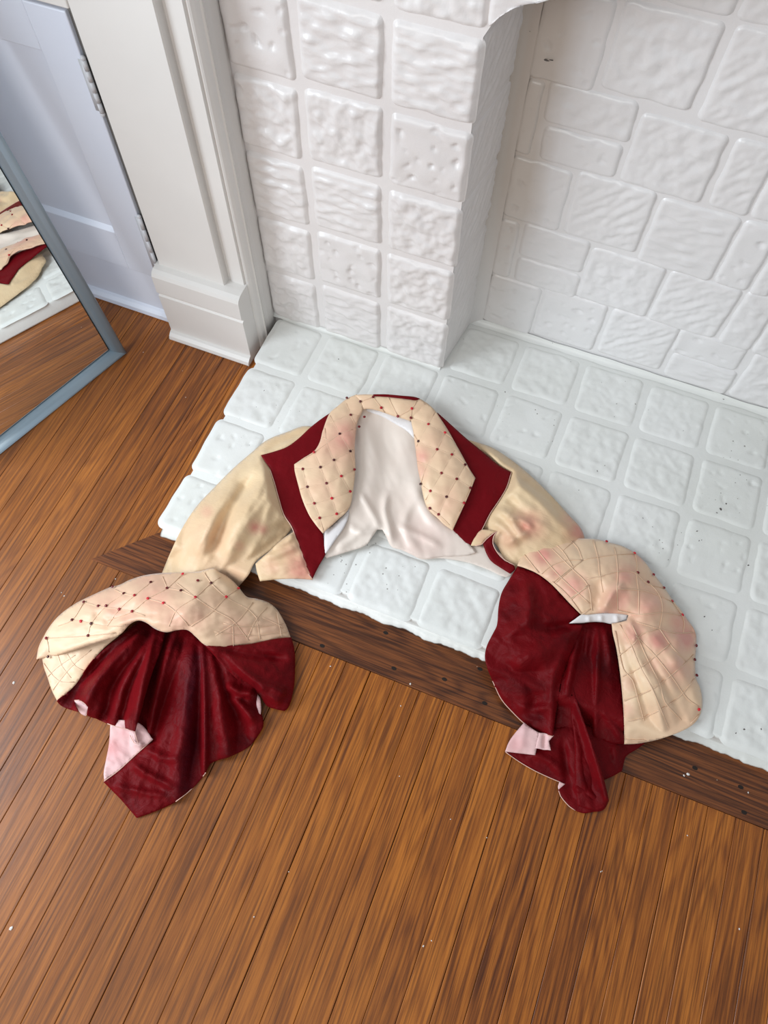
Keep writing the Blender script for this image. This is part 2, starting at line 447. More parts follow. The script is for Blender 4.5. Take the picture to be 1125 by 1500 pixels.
kinds = {0: [0, 0, 1, 0, 2, 0, 1], 1: [1, 2, 1, 0, 1, 1, 0], 2: [0, 0, 0, 2, 1, 0, 1]}
for c, (a, b) in enumerate(cols):
    for r in range(7):
        if c == 2 and r >= 5: b2 = -.2545
        else: b2 = b
        z0 = zr[r] + (zoff[c] if r else 0); z1 = zr[r + 1] + zoff[c]
        brick('breast_brick', a, b2 + (.0055 if c == 2 else 0), z0, z1, out, M_BRICK, breast, depth=.0085, relief=.0058, kind=kinds[c][r], gap=.0050, rad=.012, soft=.0095)
# head bricks over the arch
def archclip(x, z):
    if x < -.259: return x, z
    xs = [p[0] for p in arch]; zs = [p[1] for p in arch]
    return x, max(z, float(np.interp(x, xs, zs)) + .004)
for a, b in ((-.262, -.105), (-.105, .045), (.045, .195), (.195, .345), (.345, .56)):
    brick('breast_brick', a, b, .80 if a < -.2 else .90, 1.10, out, M_BRICK, breast, depth=.0095, relief=.0035, kind=1, gap=.006, clip=archclip)
# jamb (left side of the opening), splayed slightly
jdir = Vector((-.237 - bx1, FB - BF, 0)); jl = jdir.length; jdir.normalize(); jn = Vector((jdir.y, -jdir.x, 0))
def jmap(s, z, h): return (bx1 + jdir.x * s + jn.x * (h - .001), BF + jdir.y * s + jn.y * (h - .001), z)
jamb = from_data('jamb', [jmap(0, .03, 0), jmap(jl + .01, .03, 0), jmap(jl + .01, .9, 0), jmap(0, .9, 0), (bx1 - .05, BF + .02, .03), (bx1 - .05, FB + .02, .03), (bx1 - .05, FB + .02, .9), (bx1 - .05, BF + .02, .9)],
                 [(0, 1, 2, 3), (7, 6, 5, 4), (0, 4, 5, 1), (1, 5, 6, 2), (2, 6, 7, 3), (3, 7, 4, 0)], M_BRICK, fire, False)
for r in range(5):
    brick('jamb_brick', .0, jl + .004, zr[r], zr[r + 1] - (.0 if r < 4 else .0), jmap, M_BRICK, jamb, depth=.0035, relief=.0018, kind=3, gap=.0035, rad=.006)
rj = box('jamb', .56, .62, BF + .02, FB + .02, .03, .9, M_BRICK, fire)
# -- firebox back
XL = -.243
back = box('firebox_back', -.30, .75, FB, FB + .06, .03, 1.2, M_BACK, fire)
bmap = lambda x, z, h: (x, FB - h, z)
def fb(l, r, t, b, kind=0, xl=None, xr=None, zt=None, zb=None):
    a = at_y(*l, FB)[0] if l else xl; c = at_y(*r, FB)[0] if r else xr
    zt = at_y(*t, FB)[2] if t else zt; zb = at_y(*b, FB)[2] if b else zb
    brick('firebox_brick', a, c, zb, zt, bmap, M_BACK, back, depth=.0062, relief=.0034, kind=kind, gap=.0012, rad=.012, soft=.0085)
XL = -.243; XR = .74
fb(None, (888, 70), None, (820, 125), 2, xl=XL + .026, zt=.80)
fb((895, 65), (1038, 103), (985, 10), (960, 152), 0)
fb((1050, 100), None, (1100, 34), (1090, 195), 3, xr=.19)
fb(None, None, (1100, 34), (1090, 195), 0, xl=.19, xr=.34)
for xa, xb in ((XL + .026, -.10), (-.10, .06), (.06, .21), (.21, .37), (.37, .53)): fb(None, None, None, (1100, 34), 0, xl=xa, xr=xb, zt=.95)
fb(None, None, None, (1090, 195), 2, xl=.34, xr=.50, zt=.80)
fb(None, (789, 175), (775, 111), (760, 225), 2, xl=XL + .026)
fb((798, 150), (932, 180), (865, 129), (860, 196), 0)
fb((792, 205), (908, 240), (860, 197), (850, 250), 2)
fb((918, 225), (1050, 248), (1000, 177), (975, 286), 0)
fb((1056, 250), None, (1090, 200), (1080, 315), 3, xr=.21)
fb(None, None, (1090, 200), (1080, 315), 0, xl=.21, xr=.37); fb(None, None, (1090, 200), (1080, 315), 0, xl=.37, xr=.53)
fb(None, (831, 295), (790, 235), (780, 329), 2, xl=XL + .026)
fb((833, 300), (947, 332), (900, 262), (870, 355), 3)
fb((949, 335), (1064, 370), (1010, 296), (985, 397), 1)
fb((1064, 372), (1112, 398), (1105, 322), (1065, 420), 2)
fb((1112, 400), None, (1115, 325), (1080, 425), 0, xr=.32); fb(None, None, (1115, 325), (1080, 425), 0, xl=.32, xr=.50)
fb(None, (760, 350), (745, 320), (742, 407), 2, xl=XL + .026)
fb((762, 350), (860, 380), (810, 336), (800, 386), 1)
fb((754, 392), (849, 418), (800, 386), (795, 423), 0)
fb((854, 400), (962, 432), (910, 371), (900, 452), 0)
fb((962, 435), (1070, 460), (1030, 406), (1000, 484), 3)
fb((1070, 465), None, (1110, 428), (1090, 514), 0, xr=.35); fb(None, None, (1110, 428), (1090, 514), 0, xl=.35, xr=.52)
fb(None, (787, 455), (765, 412), (755, 484), 2, xl=XL + .026)
fb((787, 455), (881, 482), (840, 431), (825, 502), 2)
fb((881, 490), (981, 515), (935, 460), (925, 531), 3)
fb((984, 505), (1087, 530), (1035, 490), (1020, 527), 2)
fb((975, 535), (1076, 558), (1025, 526), (1015, 564), 1)
fb((1080, 555), None, (1115, 517), (1105, 592), 0, xr=.52)
# soft plaster cove in the corner between jamb and back, and cove along the back floor line
v, f = [], []
for i in range(41):
    z = .04 + .92 * i / 40
    wv = noise.noise((z * 14, 2, 2)) * .003
    for k in range(8):
        a = math.pi / 2 * k / 7; r = .032 + wv
        v.append((XL - .001 + r * (1 - math.sin(a)) , FB - .003 - r * (1 - math.cos(a)), z))
for i in range(40):
    for k in range(7): f.append((i * 8 + k, i * 8 + k + 1, i * 8 + k + 9, i * 8 + k + 8))
from_data('corner_cove', v, f, M_BACK, back)
v, f = [], []
for i in range(121):
    x = XL + (.56 - XL) * i / 120; r = .012 + noise.noise((x * 16, 2, 7)) * .003
    for k in range(6):
        a = math.pi / 2 * k / 5; v.append((x, FB - .003 - r * (1 - math.sin(a)), .0405 + r * (1 - math.cos(a))))
for i in range(120):
    for k in range(5): f.append((i * 6 + k, i * 6 + k + 1, i * 6 + k + 7, i * 6 + k + 6))
from_data('floor_cove', v, f, M_HEARTH, back)
v, f = [], []
for i in range(81):
    x = bx0 + (bx1 - bx0) * i / 80; r = .008 + noise.noise((x * 20, 2, 9)) * .002
    for k in range(6):
        a = math.pi / 2 * k / 5; v.append((x, BF - .001 - r * (1 - math.sin(a)), .0405 + r * (1 - math.cos(a))))
for i in range(80):
    for k in range(5): f.append((i * 6 + k, i * 6 + k + 1, i * 6 + k + 7, i * 6 + k + 6))
from_data('floor_cove', v, f, M_HEARTH, breast)

# ------------------------------------------------------------------ left wall trim, door, baseboards
# casing profile seen from above (x, y): flat face, groove, fillet, bead and cyma running back to the brick
X = lambda px, py, Y: float(at_y(px, py, Y)[0])
cx = X(224, 0, .945)
prof = [(-.893, 1.10), (-.893, .949), (-.889, .945), (cx - .002, .945), (cx, .948), (cx + .001, .964)]
g1 = X(241, 0, .966); prof += [(g1, .966)]
g2 = X(266, 0, .962); prof += [(g1 + .003, .962), (g2, .962), (g2 + .0015, .968)]
g3 = X(274, 0, .966); prof += [(g3 - .001, .966), (g3 + .002, .968)]
g4 = X(290, 0, .982); prof += [(g4 - .002, .974), (g4, .984), (g4 + .003, .986)]
g5 = X(304, 0, 1.008); prof += [(g5 - .003, 1.0), (g5, 1.010), (X(319, 0, 1.035), 1.030), (bx0 + .006, 1.05), (bx0 + .006, 1.10)]
casing = extrude_profile('trim_1', prof, 'z', .0, 1.35, M_TRIM); tag(casing, kind='structure')
# plinth block at its foot (y,z profile along x)
pl = [(1.0, 0), (.905, 0), (.9035, .004), (.906, .012), (.913, .018), (.9195, .021), (.920, .026), (.9195, .136), (.924, .139), (.924, .142), (.9185, .147), (.918, .150),
      (.919, .196), (.923, .204), (.932, .209), (.946, .211), (1.0, .211)]
plinth = extrude_profile('trim_2', pl, 'x', -.911 + .012, -.688, M_TRIM, smooth=False); tag(plinth, kind='structure')
# baseboard left of the plinth
bb = [(1.05, 0), (.950, 0), (.948, .004), (.950, .014), (.957, .022), (.963, .026), (.9635, .148), (.968, .151), (1.05, .151)]
base = extrude_profile('baseboard_back', bb, 'x', -1.34, -.899, M_DOOR); tag(base, kind='structure')
# wall behind, with the door opening framed by the casing
wl = box('wall_back', -1.38, bx0 - .001, 1.10, 1.14, 0, 1.6, M_WALL); tag(wl, kind='structure')
hd = box('trim_3', -1.34, -.893, .945, 1.10, .744, 1.35, M_TRIM, bev=.002); tag(hd, kind='structure')
wleft = box('wall_left', -1.42, -1.38, .46, 1.14, 0, 1.6, M_WALL); tag(wleft, kind='structure')
# cupboard door
dx1, dx0, dz0, dz1, DY = -.9075, -1.30, .1535, .7345, .951
door = empty('door_1', ((dx0 + dx1) / 2, DY, dz0)); tag(door, kind='structure')
px1 = X(163, 330, DY); px0 = -1.215; pz0 = .260; pz1 = .652
rb = .0025
box('door_stile', px1, dx1, DY, DY + .022, dz0, dz1, M_DOOR, door, rb)
box('door_stile', dx0, px0, DY, DY + .022, dz0, dz1, M_DOOR, door, rb)
box('door_rail', px0 - .001, px1 + .001, DY, DY + .022, dz0, pz0, M_DOOR, door, rb)
box('door_rail', px0 - .001, px1 + .001, DY, DY + .022, pz1, dz1, M_DOOR, door, rb)
box('door_panel', px0 - .003, px1 + .003, DY + .0085, DY + .019, pz0 - .003, pz1 + .003, M_DOOR, door)
extrude_profile('panel_ledge', [(DY + .0005, pz0 - .001), (DY + .009, pz0 - .001), (DY + .009, pz0 + .0085)], 'x', px0, px1, M_DOOR, door)
box('door_gap', dx1 - .002, -.892, DY + .008, DY + .022, dz0 - .001, dz1 + .008, M_GREYGAP, door)
box('door_gap', dx0, -.892, DY + .012, DY + .022, dz1 - .002, dz1 + .0095, M_GREYGAP, door)
for (za, zb) in ((float(at_y(150, 165, DY)[2]), float(at_y(118, 85, DY)[2])), (.175, float(at_y(205, 318, DY)[2]))):
    hx_ = -.9035
    nk = 5
    bm = bmesh.new()
    for k in range(nk):
        a, b = za + (zb - za) * k / nk + .001, za + (zb - za) * (k + 1) / nk - .001
        r = bmesh.ops.create_cone(bm, cap_ends=True, segments=12, radius1=.0042, radius2=.0042, depth=b - a)
        bmesh.ops.translate(bm, verts=r['verts'], vec=(hx_, DY - .001, (a + b) / 2))
    for zz in (za - .002, zb + .002):
        r = bmesh.ops.create_uvsphere(bm, u_segments=10, v_segments=8, radius=.0046)
        bmesh.ops.translate(bm, verts=r['verts'], vec=(hx_, DY - .001, zz))
    box_bm(bm, hx_ - .012, hx_, DY - .0012, DY + .001, za + .002, zb - .002)
    me = bpy.data.meshes.new('hinge'); bm.to_mesh(me); bm.free()
    link('hinge', me, M_METAL, door)

# ------------------------------------------------------------------ leaning mirror
A = Vector(at_z(187, 518)); B = Vector(at_z(0, 668)); d = (B - A); d.z = 0; d.normalize()
nb = Vector((-d.y, d.x, 0)); nb = nb if nb.x < 0 else -nb
th = math.radians(10); u = Vector((0, 0, 1)) * math.cos(th) + nb * math.sin(th); nf = d.cross(u); nf = nf if nf.x > 0 else -nf
MW, MH, FW, FD = .42, 1.16, .029, .020
mir = empty('mirror', A + d * MW / 2)
tag(mir, 'blue-grey metal framed mirror leaning at the left edge on the wood floor', 'mirror')
P = lambda a, b, h: A + d * a + u * b + nf * h      # h towards the room
A = A - nf * 0.0
fr_prof = [(0, -FD), (0, -.004), (.003, -.0008), (.009, .0), (.018, -.0006), (.024, -.003), (.0275, -.0075), (.029, -.012), (.029, -FD)]
def rail(p0, p1, q0, q1):
    """frame rail between outer corners p0->p1, inner direction; mitred"""
    v = []; f = []
    for e in (0, 1):
        for (w_, h) in fr_prof:
            if q0 == 'v': a = (w_ if p0 == 0 else MW - w_); b = w_ if e == 0 else MH - w_
            else: a = w_ if e == 0 else MW - w_; b = (w_ if p0 == 0 else MH - w_)
            v.append(P(a, b, h))
    n = len(fr_prof)
    bm = bmesh.new(); bv = [bm.verts.new(x) for x in v]
    for i in range(n): bm.faces.new([bv[i], bv[(i + 1) % n], bv[n + (i + 1) % n], bv[n + i]])
    bm.faces.new(bv[:n]); bm.faces.new(bv[n:]); bmesh.ops.recalc_face_normals(bm, faces=bm.faces)
    me = bpy.data.meshes.new('frame_rail'); bm.to_mesh(me); bm.free(); link('frame_rail', me, M_FRAME, mir, True)
rail(0, 0, 'v', 0); rail(1, 0, 'v', 0); rail(0, 0, 'h', 0); rail(1, 0, 'h', 0)
def quadbox(name, a0, a1, b0, b1, h0, h1, mat):
    v = [P(a, b, h) for h in (h0, h1) for a, b in ((a0, b0), (a1, b0), (a1, b1), (a0, b1))]
    bm = bmesh.new(); bv = [bm.verts.new(x) for x in v]
    for q in ((0, 1, 2, 3), (4, 5, 6, 7), (0, 1, 5, 4), (1, 2, 6, 5), (2, 3, 7, 6), (3, 0, 4, 7)): bm.faces.new([bv[i] for i in q])
    bmesh.ops.recalc_face_normals(bm, faces=bm.faces)
    me = bpy.data.meshes.new(name); bm.to_mesh(me); bm.free(); return link(name, me, mat, mir, False)
quadbox('glass', FW + .0025, MW - FW - .0025, FW + .0025, MH - FW - .0025, -.017, -.0135, M_GLASS)
quadbox('backing_board', .004, MW - .004, .004, MH - .004, -FD - .001, -.0175, M_BLACK)

# ------------------------------------------------------------------ cloth builder
def tps(ctrl):
    c = np.array(ctrl, float); xy = c[:, :2] / 100; z = c[:, 2]; n = len(c)
    def U(a, b):
        r2 = ((a[:, None, :] - b[None]) ** 2).sum(2); return r2 * np.log(r2 + 1e-9) * .5
    K = U(xy, xy) + np.eye(n) * .02; Pm = np.hstack([np.ones((n, 1)), xy])
    L = np.zeros((n + 3, n + 3)); L[:n, :n] = K; L[:n, n:] = Pm; L[n:, :n] = Pm.T
    w_ = np.linalg.solve(L, np.concatenate([z, np.zeros(3)]))
    lo, hi = z.min() - .004, z.max() + .008
    def fn(p):
        q = np.asarray(p, float)[:, :2] / 100
        return np.clip(U(q, xy) @ w_[:n] + w_[n] + q @ w_[n + 1:], lo, hi)
    return fn
def seg_dist(P_, poly, closed=False):
    """distance to polyline, and arc parameter 0..1 of the nearest point"""
    P_ = np.asarray(P_, float); poly = np.asarray(poly, float)[:, :2]
    if closed: poly = np.vstack([poly, poly[:1]])
    best = np.full(len(P_), 1e9); tp = np.zeros(len(P_)); side = np.zeros(len(P_))
    Ls = np.hypot(*(poly[1:] - poly[:-1]).T); T = Ls.sum() + 1e-9; acc = 0
    for i in range(len(poly) - 1):
        a, b = poly[i], poly[i + 1]; ab = b - a
        t = np.clip(((P_ - a) @ ab) / (ab @ ab + 1e-9), 0, 1)
        q = a + t[:, None] * ab; dd = np.hypot(*(P_ - q).T)
        s = np.sign(ab[0] * (P_[:, 1] - a[1]) - ab[1] * (P_[:, 0] - a[0]))
        m = dd < best; best[m] = dd[m]; tp[m] = (acc + t[m] * Ls[i]) / T; side[m] = s[m]; acc += Ls[i]
    return best, tp, side
def spline(pts, step, closed=False, corner=48):
    p = [np.array(q[:2], float) for q in pts]; n = len(p); out = []
    def tang(i):
        if not closed and i in (0, n - 1): return np.zeros(2)
        a, b, c = p[(i - 1) % n], p[i], p[(i + 1) % n]
        v1, v2 = b - a, c - b
        ang = math.degrees(math.acos(max(-1, min(1, float(v1 @ v2) / (np.hypot(*v1) * np.hypot(*v2) + 1e-9)))))
        if ang > corner: return None
        t = (c - a); t = t / (np.hypot(*t) + 1e-9)
        return t
    for i in range(n if closed else n - 1):
        a, b = p[i], p[(i + 1) % n]; L = np.hypot(*(b - a))
        t0, t1 = tang(i), tang((i + 1) % n)
        ch = (b - a)
        m0 = ch if t0 is None or not t0.any() else t0 * L
        m1 = ch if t1 is None or not t1.any() else t1 * L
        k = max(1, int(L / step))
        for j in range(k):
            t = j / k
            out.append((2 * t**3 - 3 * t**2 + 1) * a + (t**3 - 2 * t**2 + t) * m0 + (-2 * t**3 + 3 * t**2) * b + (t**3 - t**2) * m1)
    if not closed: out.append(p[-1])
    return np.array(out)
def inside(P_, poly):
    x, y = P_[:, 0], P_[:, 1]; r = np.zeros(len(P_), bool); n = len(poly)
    for i in range(n):
        x0, y0 = poly[i]; x1, y1 = poly[(i + 1) % n]
        c = ((y0 > y) != (y1 > y)) & (x < (x1 - x0) * (y - y0) / (y1 - y0 + 1e-12) + x0); r ^= c
    return r
def to_world(P_, z): return np.array([at_z(x, y, q) for (x, y), q in zip(P_[:, :2], z)])
def bounds(P_): return P_[:, 0].min(), P_[:, 0].max(), P_[:, 1].min(), P_[:, 1].max()

FOLDK = [1.0]
class Cloth:
    """height surface over a piece of garment: control heights + folds + puffing between tucks"""
    def __init__(s, ctrl, folds=(), tucks=(), puff=0.0, pw=9, wrinkle=0.0, wdir=0.0, wscale=(.05, .012), fine=0.0):
        s.base = tps(ctrl); s.folds = folds; s.fk = FOLDK[0]; s.tucks = tucks; s.puff = puff; s.pw = pw
        s.wr = wrinkle; s.wd = math.radians(wdir); s.ws = wscale; s.fine = fine; s.below = []; s.above = []
    def __call__(s, P_):
        P_ = np.asarray(P_, float); z = s.base(P_)
        for fo in s.folds:
            pl, amp, wid = fo[:3]; mode = fo[3] if len(fo) > 3 else 'round'
            pl = spline(pl, 8)
            dd, t, sd = seg_dist(P_, pl)
            env = np.clip(np.minimum(t, 1 - t) * 5 + .0, 0, 1) if mode != 'open' and mode != 'fan' else np.clip(t * 1.4 + .08, 0, 1)
            if mode == 'sharp': g = np.exp(-dd / wid)
            elif mode == 'step': g = np.where(sd > 0, np.exp(-dd / wid), 0.0)
            elif mode == 'fan': g = np.exp(-(dd / (wid * (.45 + .7 * t))) ** 2)
            else: g = np.exp(-(dd / wid) ** 2)
            z = z + amp * s.fk * g * env
        if s.tucks and s.puff:
            dm = np.full(len(P_), 1e9)
            for tk in s.tucks: dm = np.minimum(dm, seg_dist(P_, tk)[0])
            z = z + s.puff * (1 - np.exp(-dm / s.pw))
        if s.wr or s.fine:
            ca, sa = math.cos(s.wd), math.sin(s.wd)
            e = np.empty(len(P_))
            for i, (x, y) in enumerate(P_[:, :2]):
                a = x * ca + y * sa; b = -x * sa + y * ca
                q = s.wr * (noise.noise((a * s.ws[1], b * s.ws[0], 1.3)) + .6 * abs(noise.noise((a * s.ws[1] * 2.1, b * s.ws[0] * 2.3, 7.7))))
                if s.fine: q += s.fine * noise.noise((x * .11, y * .11, 4.0))
                e[i] = q
            z = z + e
        for (sf, poly, g_) in s.below:
            m = inside(P_, poly); d_ = seg_dist(P_, poly, True)[0]
            lim = sf(P_) - g_ + np.where(m, 0, d_ * .0022)
            z = np.minimum(z, lim)
        for (sf, poly, g_) in s.above:
            m = inside(P_, poly); z = np.where(m, np.maximum(z, sf(P_) + g_), z)
        return z

def patch(name, outline, surf, mat, parent, res=3.6, off=0.0, roll=(.0, 8), ground=None, stains=(), thick=.0014, under=None, loop=None, rollseg=None):
    bd = spline(outline, res * .8, True)
    keep = [0]
    for i in range(1, len(bd)):
        if np.hypot(*(bd[i] - bd[keep[-1]])) > res * .35: keep.append(i)
    bd = bd[keep]
    x0, x1, y0, y1 = bounds(bd); g = []
    yy = y0; row = 0
    while yy < y1:
        xx = x0 + (res / 2 if row % 2 else 0)
        while xx < x1: g.append((xx, yy)); xx += res
        yy += res * .866; row += 1
    g = np.array(g); g = g[inside(g, bd)]
    if len(g):
        dd = seg_dist(g, bd, True)[0]; g = g[dd > res * .55]
    al = np.vstack([bd, g]); nb_ = len(bd)
    vv, ee, ff, *_ = delaunay_2d_cdt([Vector(p) for p in al], [(i, (i + 1) % nb_) for i in range(nb_)], [], 1, 1e-4)
    P2 = np.array([(p[0], p[1]) for p in vv])
    z = surf(P2) + off
    dist = seg_dist(P2, bd, True)[0]
    if roll[0]:
        k = np.exp(-(dist / roll[1]) ** 1.3)
        if rollseg is not None:
            k = k * np.exp(-(seg_dist(P2, rollseg)[0] / 22) ** 2)
        z = z - roll[0] * k
    if ground is not None: z = np.maximum(z, ground(P2) + .0012)
    W = to_world(P2, z)
    me = bpy.data.meshes.new(name)
    tri = []
    for q in ff:
        a, b, c = W[q[0]], W[q[1]], W[q[2]]
        up_ = (up_ if tri else 0) + np.cross(b - a, c - a)[2]
        tri.append(tuple(q))
    if up_ < 0: tri = [q[::-1] for q in tri]
    me.from_pydata([tuple(map(float, p)) for p in W], [], tri); me.update()
    at = me.attributes.new('stain', 'FLOAT', 'POINT'); s_ = np.zeros(len(P2))
    for (sx, sy, sr, sa) in stains: s_ = np.maximum(s_, sa * np.exp(-(((P2[:, 0] - sx) ** 2 + (P2[:, 1] - sy) ** 2) / sr ** 2)))
    at.data.foreach_set('value', s_.astype('f'))
    mats = [mat] + ([under] if under else [])
    o = link(name, me, mats, parent)
    so = o.modifiers.new('thickness', 'SOLIDIFY'); so.thickness = thick; so.offset = -1
    if under: so.material_offset = 1
    return o
def on_surf(pl, surf, off, step=5, sm=True):
    P2 = spline(pl, step) if sm else np.array(pl, float)
    return to_world(P2, surf(P2) + off)
def seams(name, lines, surf, off, r, mat, parent, clip=None):
    V, F = [], []
    if clip is not None:
        cl = []
        for ln in lines:
            q = spline(ln, 4); m = inside(q, np.array(clip)); cur = []
            for a, k in zip(q, m):
                if k: cur.append(a)
                else:
                    if len(cur) > 2: cl.append(cur)
                    cur = []
            if len(cur) > 2: cl.append(cur)
        lines = cl
    for ln in lines:
        v, f = tube(on_surf(ln, surf, off), r, 5); b = len(V); V += v; F += [tuple(i + b for i in q) for q in f]
    return from_data(name, V, F, mat, parent)
bead_me = None
def bead(px, py, surf, off, parent, k=1.0):
    global bead_me
    if bead_me is None:
        bm = bmesh.new(); bmesh.ops.create_icosphere(bm, subdivisions=2, radius=.0031)
        for q in bm.verts: q.co.z = q.co.z * .62
        bead_me = bpy.data.meshes.new('bead'); bm.to_mesh(bead_me); bm.free(); bead_me.materials.append(M_BEAD)
    P2 = np.array([(px, py), (px + 3, py), (px, py + 3)], float)
    Wp = to_world(P2, surf(P2) + off); c = Vector(Wp[0]); n_ = Vector(Wp[1] - Wp[0]).cross(Vector(Wp[2] - Wp[0])); n_ = n_ if n_.z > 0 else -n_
    o = bpy.data.objects.new('bead', bead_me); C.objects.link(o); o.parent = parent
    n_.normalize(); o.rotation_euler = n_.to_track_quat('Z', 'Y').to_euler(); o.scale = (k, k, k)
    pw = Vector((0, 0, 0)); q = parent
    while q: pw += q.location; q = q.parent
    o.location = c + n_ * .0012 - pw
    return o
def X6(L): return [(40 + x / 2.557, 780 + y / 2.557) for x, y in L]        # tracing frames (enlarged crops)
def X7(L): return [(660 + x / 2.679, 740 + y / 2.679) for x, y in L]
def X8(L): return [(360 + x / 2.679, 560 + y / 2.679) for x, y in L]
def X4(L): return [(220 + x / 2.446, 450 + y / 2.446) for x, y in L]
def X5(L): return [(600 + x / 2.143, 500 + y / 2.143) for x, y in L]
def XR(L): return [(825 + x / 3.75, 740 + y / 3.75) for x, y in L]
def Z(L, zs): return [(*p, z) for p, z in zip(L, zs if isinstance(zs, (list, tuple)) else [zs] * len(L))]
HT = .047
def ground(P2):
    out_ = np.zeros(len(P2))
    for i, (x, y) in enumerate(P2[:, :2]):
        p = at_z(x, y, HT)
        a = min(1, max(0, (p[1] - (HF - .075)) / .05)); b = min(1, max(0, (p[0] - (HX0 - .05)) / .04))
        out_[i] = .002 + (HT + .001) * min(a * a * (3 - 2 * a), b * b * (3 - 2 * b))
    return out_

jac = empty('jacket', (-.25, .55, 0))
tag(jac, 'cropped cream jacket with crimson velvet lapels and bell cuffs spread on white hearth', 'jacket')

# --- body lining seen through the open front
lin_out = X8([(455, 70), (500, 85), (650, 110), (680, 200), (690, 300), (700, 390), (730, 490), (770, 530), (830, 590), (890, 650), (905, 668), (860, 680), (770, 684), (690, 692), (650, 676), (612, 658), (572, 645),
              (548, 600), (536, 578), (516, 578), (496, 608), (470, 640), (400, 665), (318, 690), (290, 660), (290, 590), (380, 500), (400, 420), (415, 330), (415, 240), (425, 170)])
s_lin = Cloth(Z(X8([(460, 80), (560, 95), (650, 120)]), .070) + Z(X8([(430, 200), (420, 330), (410, 450), (330, 590)]), .062) + Z(X8([(680, 220), (690, 350), (730, 480), (820, 580)]), .060)
              + Z(X8([(550, 200), (560, 350), (600, 300), (520, 480), (620, 500)]), .052) + Z(X8([(330, 690), (470, 645), (560, 640), (690, 692), (860, 680)]), .052) + Z(X8([(530, 590)]), .062) + Z(X8([(400, 640), (640, 610), (760, 640)]), .054),
              folds=[(X8([(440, 420), (500, 520), (530, 585)]), .007, 5), (X8([(560, 420), (545, 500), (560, 560), (575, 640)]), .008, 5), (X8([(680, 420), (640, 500), (620, 560), (690, 690)]), .006, 7),
                     (X8([(450, 150), (500, 300), (480, 480)]), .006, 12), (X8([(400, 560), (460, 590), (520, 575)]), .005, 5), (X8([(650, 380), (700, 500), (800, 610)]), .006, 8),
                     (X8([(350, 660), (420, 610), (500, 540)]), .005, 6), (X8([(600, 160), (620, 300), (570, 420)]), .004, 14), (X8([(590, 560), (680, 600), (780, 650)]), .005, 5)],
              wrinkle=.0034, wdir=70, wscale=(.034, .010), fine=.0003)
lining = patch('body_lining', lin_out, s_lin, M_LINING, jac, 3.2, off=.002, roll=(.0015, 5), ground=ground, stains=[(620, 790, 40, .5), (700, 640, 20, .5)])
s_neck = Cloth(Z(X8([(460, 90), (540, 100), (640, 120), (660, 170), (600, 160), (520, 130)]), [.074, .074, .074, .072, .064, .066]), wrinkle=.003, wdir=20)
patch('neck_facing', X8([(478, 96), (560, 112), (640, 140), (668, 190), (662, 222), (630, 190), (590, 165), (530, 132), (470, 112)]), s_neck, M_WHITE, lining, 3, roll=(.002, 4))
# hem of the back, sheer strip towards the right sleeve
s_hem = Cloth(Z(X8([(690, 692), (860, 670), (1000, 700), (1040, 770), (900, 720)]), [.051, .052, .050, .050, .050]), wrinkle=.0015, wdir=20, wscale=(.1, .02))
patch('back_hem', X8([(640, 668), (760, 670), (860, 640), (960, 650), (1040, 700), (1045, 755), (1020, 764), (940, 730), (860, 704), (760, 690), (690, 694)]), s_hem, M_LINING, lining, 3.2, roll=(.003, 5), ground=ground)

# --- lapels
def tuckset(*L): return [spline(l, 6) for l in L]
tkL = tuckset(*[X8(l) for l in [
    [(192, 338), (224, 341), (293, 334), (346, 306), (410, 271), (430, 255)], [(212, 420), (242, 411), (317, 397), (375, 369), (427, 343)], [(238, 480), (269, 476), (338, 456), (410, 429), (424, 418)], [(268, 540), (290, 533), (357, 517), (403, 495)],
    [(225, 300), (268, 275), (318, 240), (369, 203), (440, 178)], [(330, 160), (412, 129), (466, 137)], [(224, 341), (242, 411), (269, 476), (290, 533), (304, 580)], [(250, 284), (268, 275), (293, 334), (317, 397), (338, 456), (357, 517)],
    [(310, 180), (318, 240), (346, 306), (375, 369), (410, 429)], [(330, 130), (369, 203), (410, 271), (428, 343)], [(390, 68), (412, 129), (445, 200)], [(300, 215), (330, 230), (369, 203)]]])
s_lapL = Cloth(Z(X8([(60, 285), (110, 390), (150, 520), (200, 620), (262, 770)]), [.074, .078, .076, .068, .060]) + Z(X8([(150, 258), (250, 180), (330, 120)]), [.076, .080, .080])
               + Z(X8([(315, 665), (300, 600), (405, 500), (420, 420), (430, 330), (430, 240)]), [.060, .072, .070, .072, .074, .078]) + Z(X8([(250, 430), (300, 420), (350, 400), (330, 300), (370, 200)]), [.082, .088, .088, .092, .094])
               + Z(X8([(400, 60), (440, 45), (460, 110)]), [.078, .080, .078]) + Z(X8([(200, 340), (230, 550)]), [.082, .076]),
               tucks=tkL, puff=.0034, pw=7, folds=[(X8([(400, 130), (400, 260), (390, 400), (360, 520)]), .004, 12), (X8([(330, 200), (300, 260), (250, 310)]), .003, 10)], wrinkle=.0012, fine=.0008)
LL_q = X8([(190, 322), (225, 298), (268, 270), (290, 235), (302, 190), (330, 120), (362, 92), (400, 62), (435, 47), (455, 70), (458, 112), (440, 150), (432, 200), (428, 260), (430, 340), (422, 420), (405, 495), (355, 545), (303, 592), (275, 560), (248, 520), (222, 460), (205, 400), (192, 348)])
lapL = patch('lapel', LL_q, s_lapL, M_QUILT, jac, 2.7, off=.003, roll=(.002, 4), stains=[(505, 640, 22, .9), (497, 650, 34, .5), (480, 720, 20, .25)], thick=.0024)
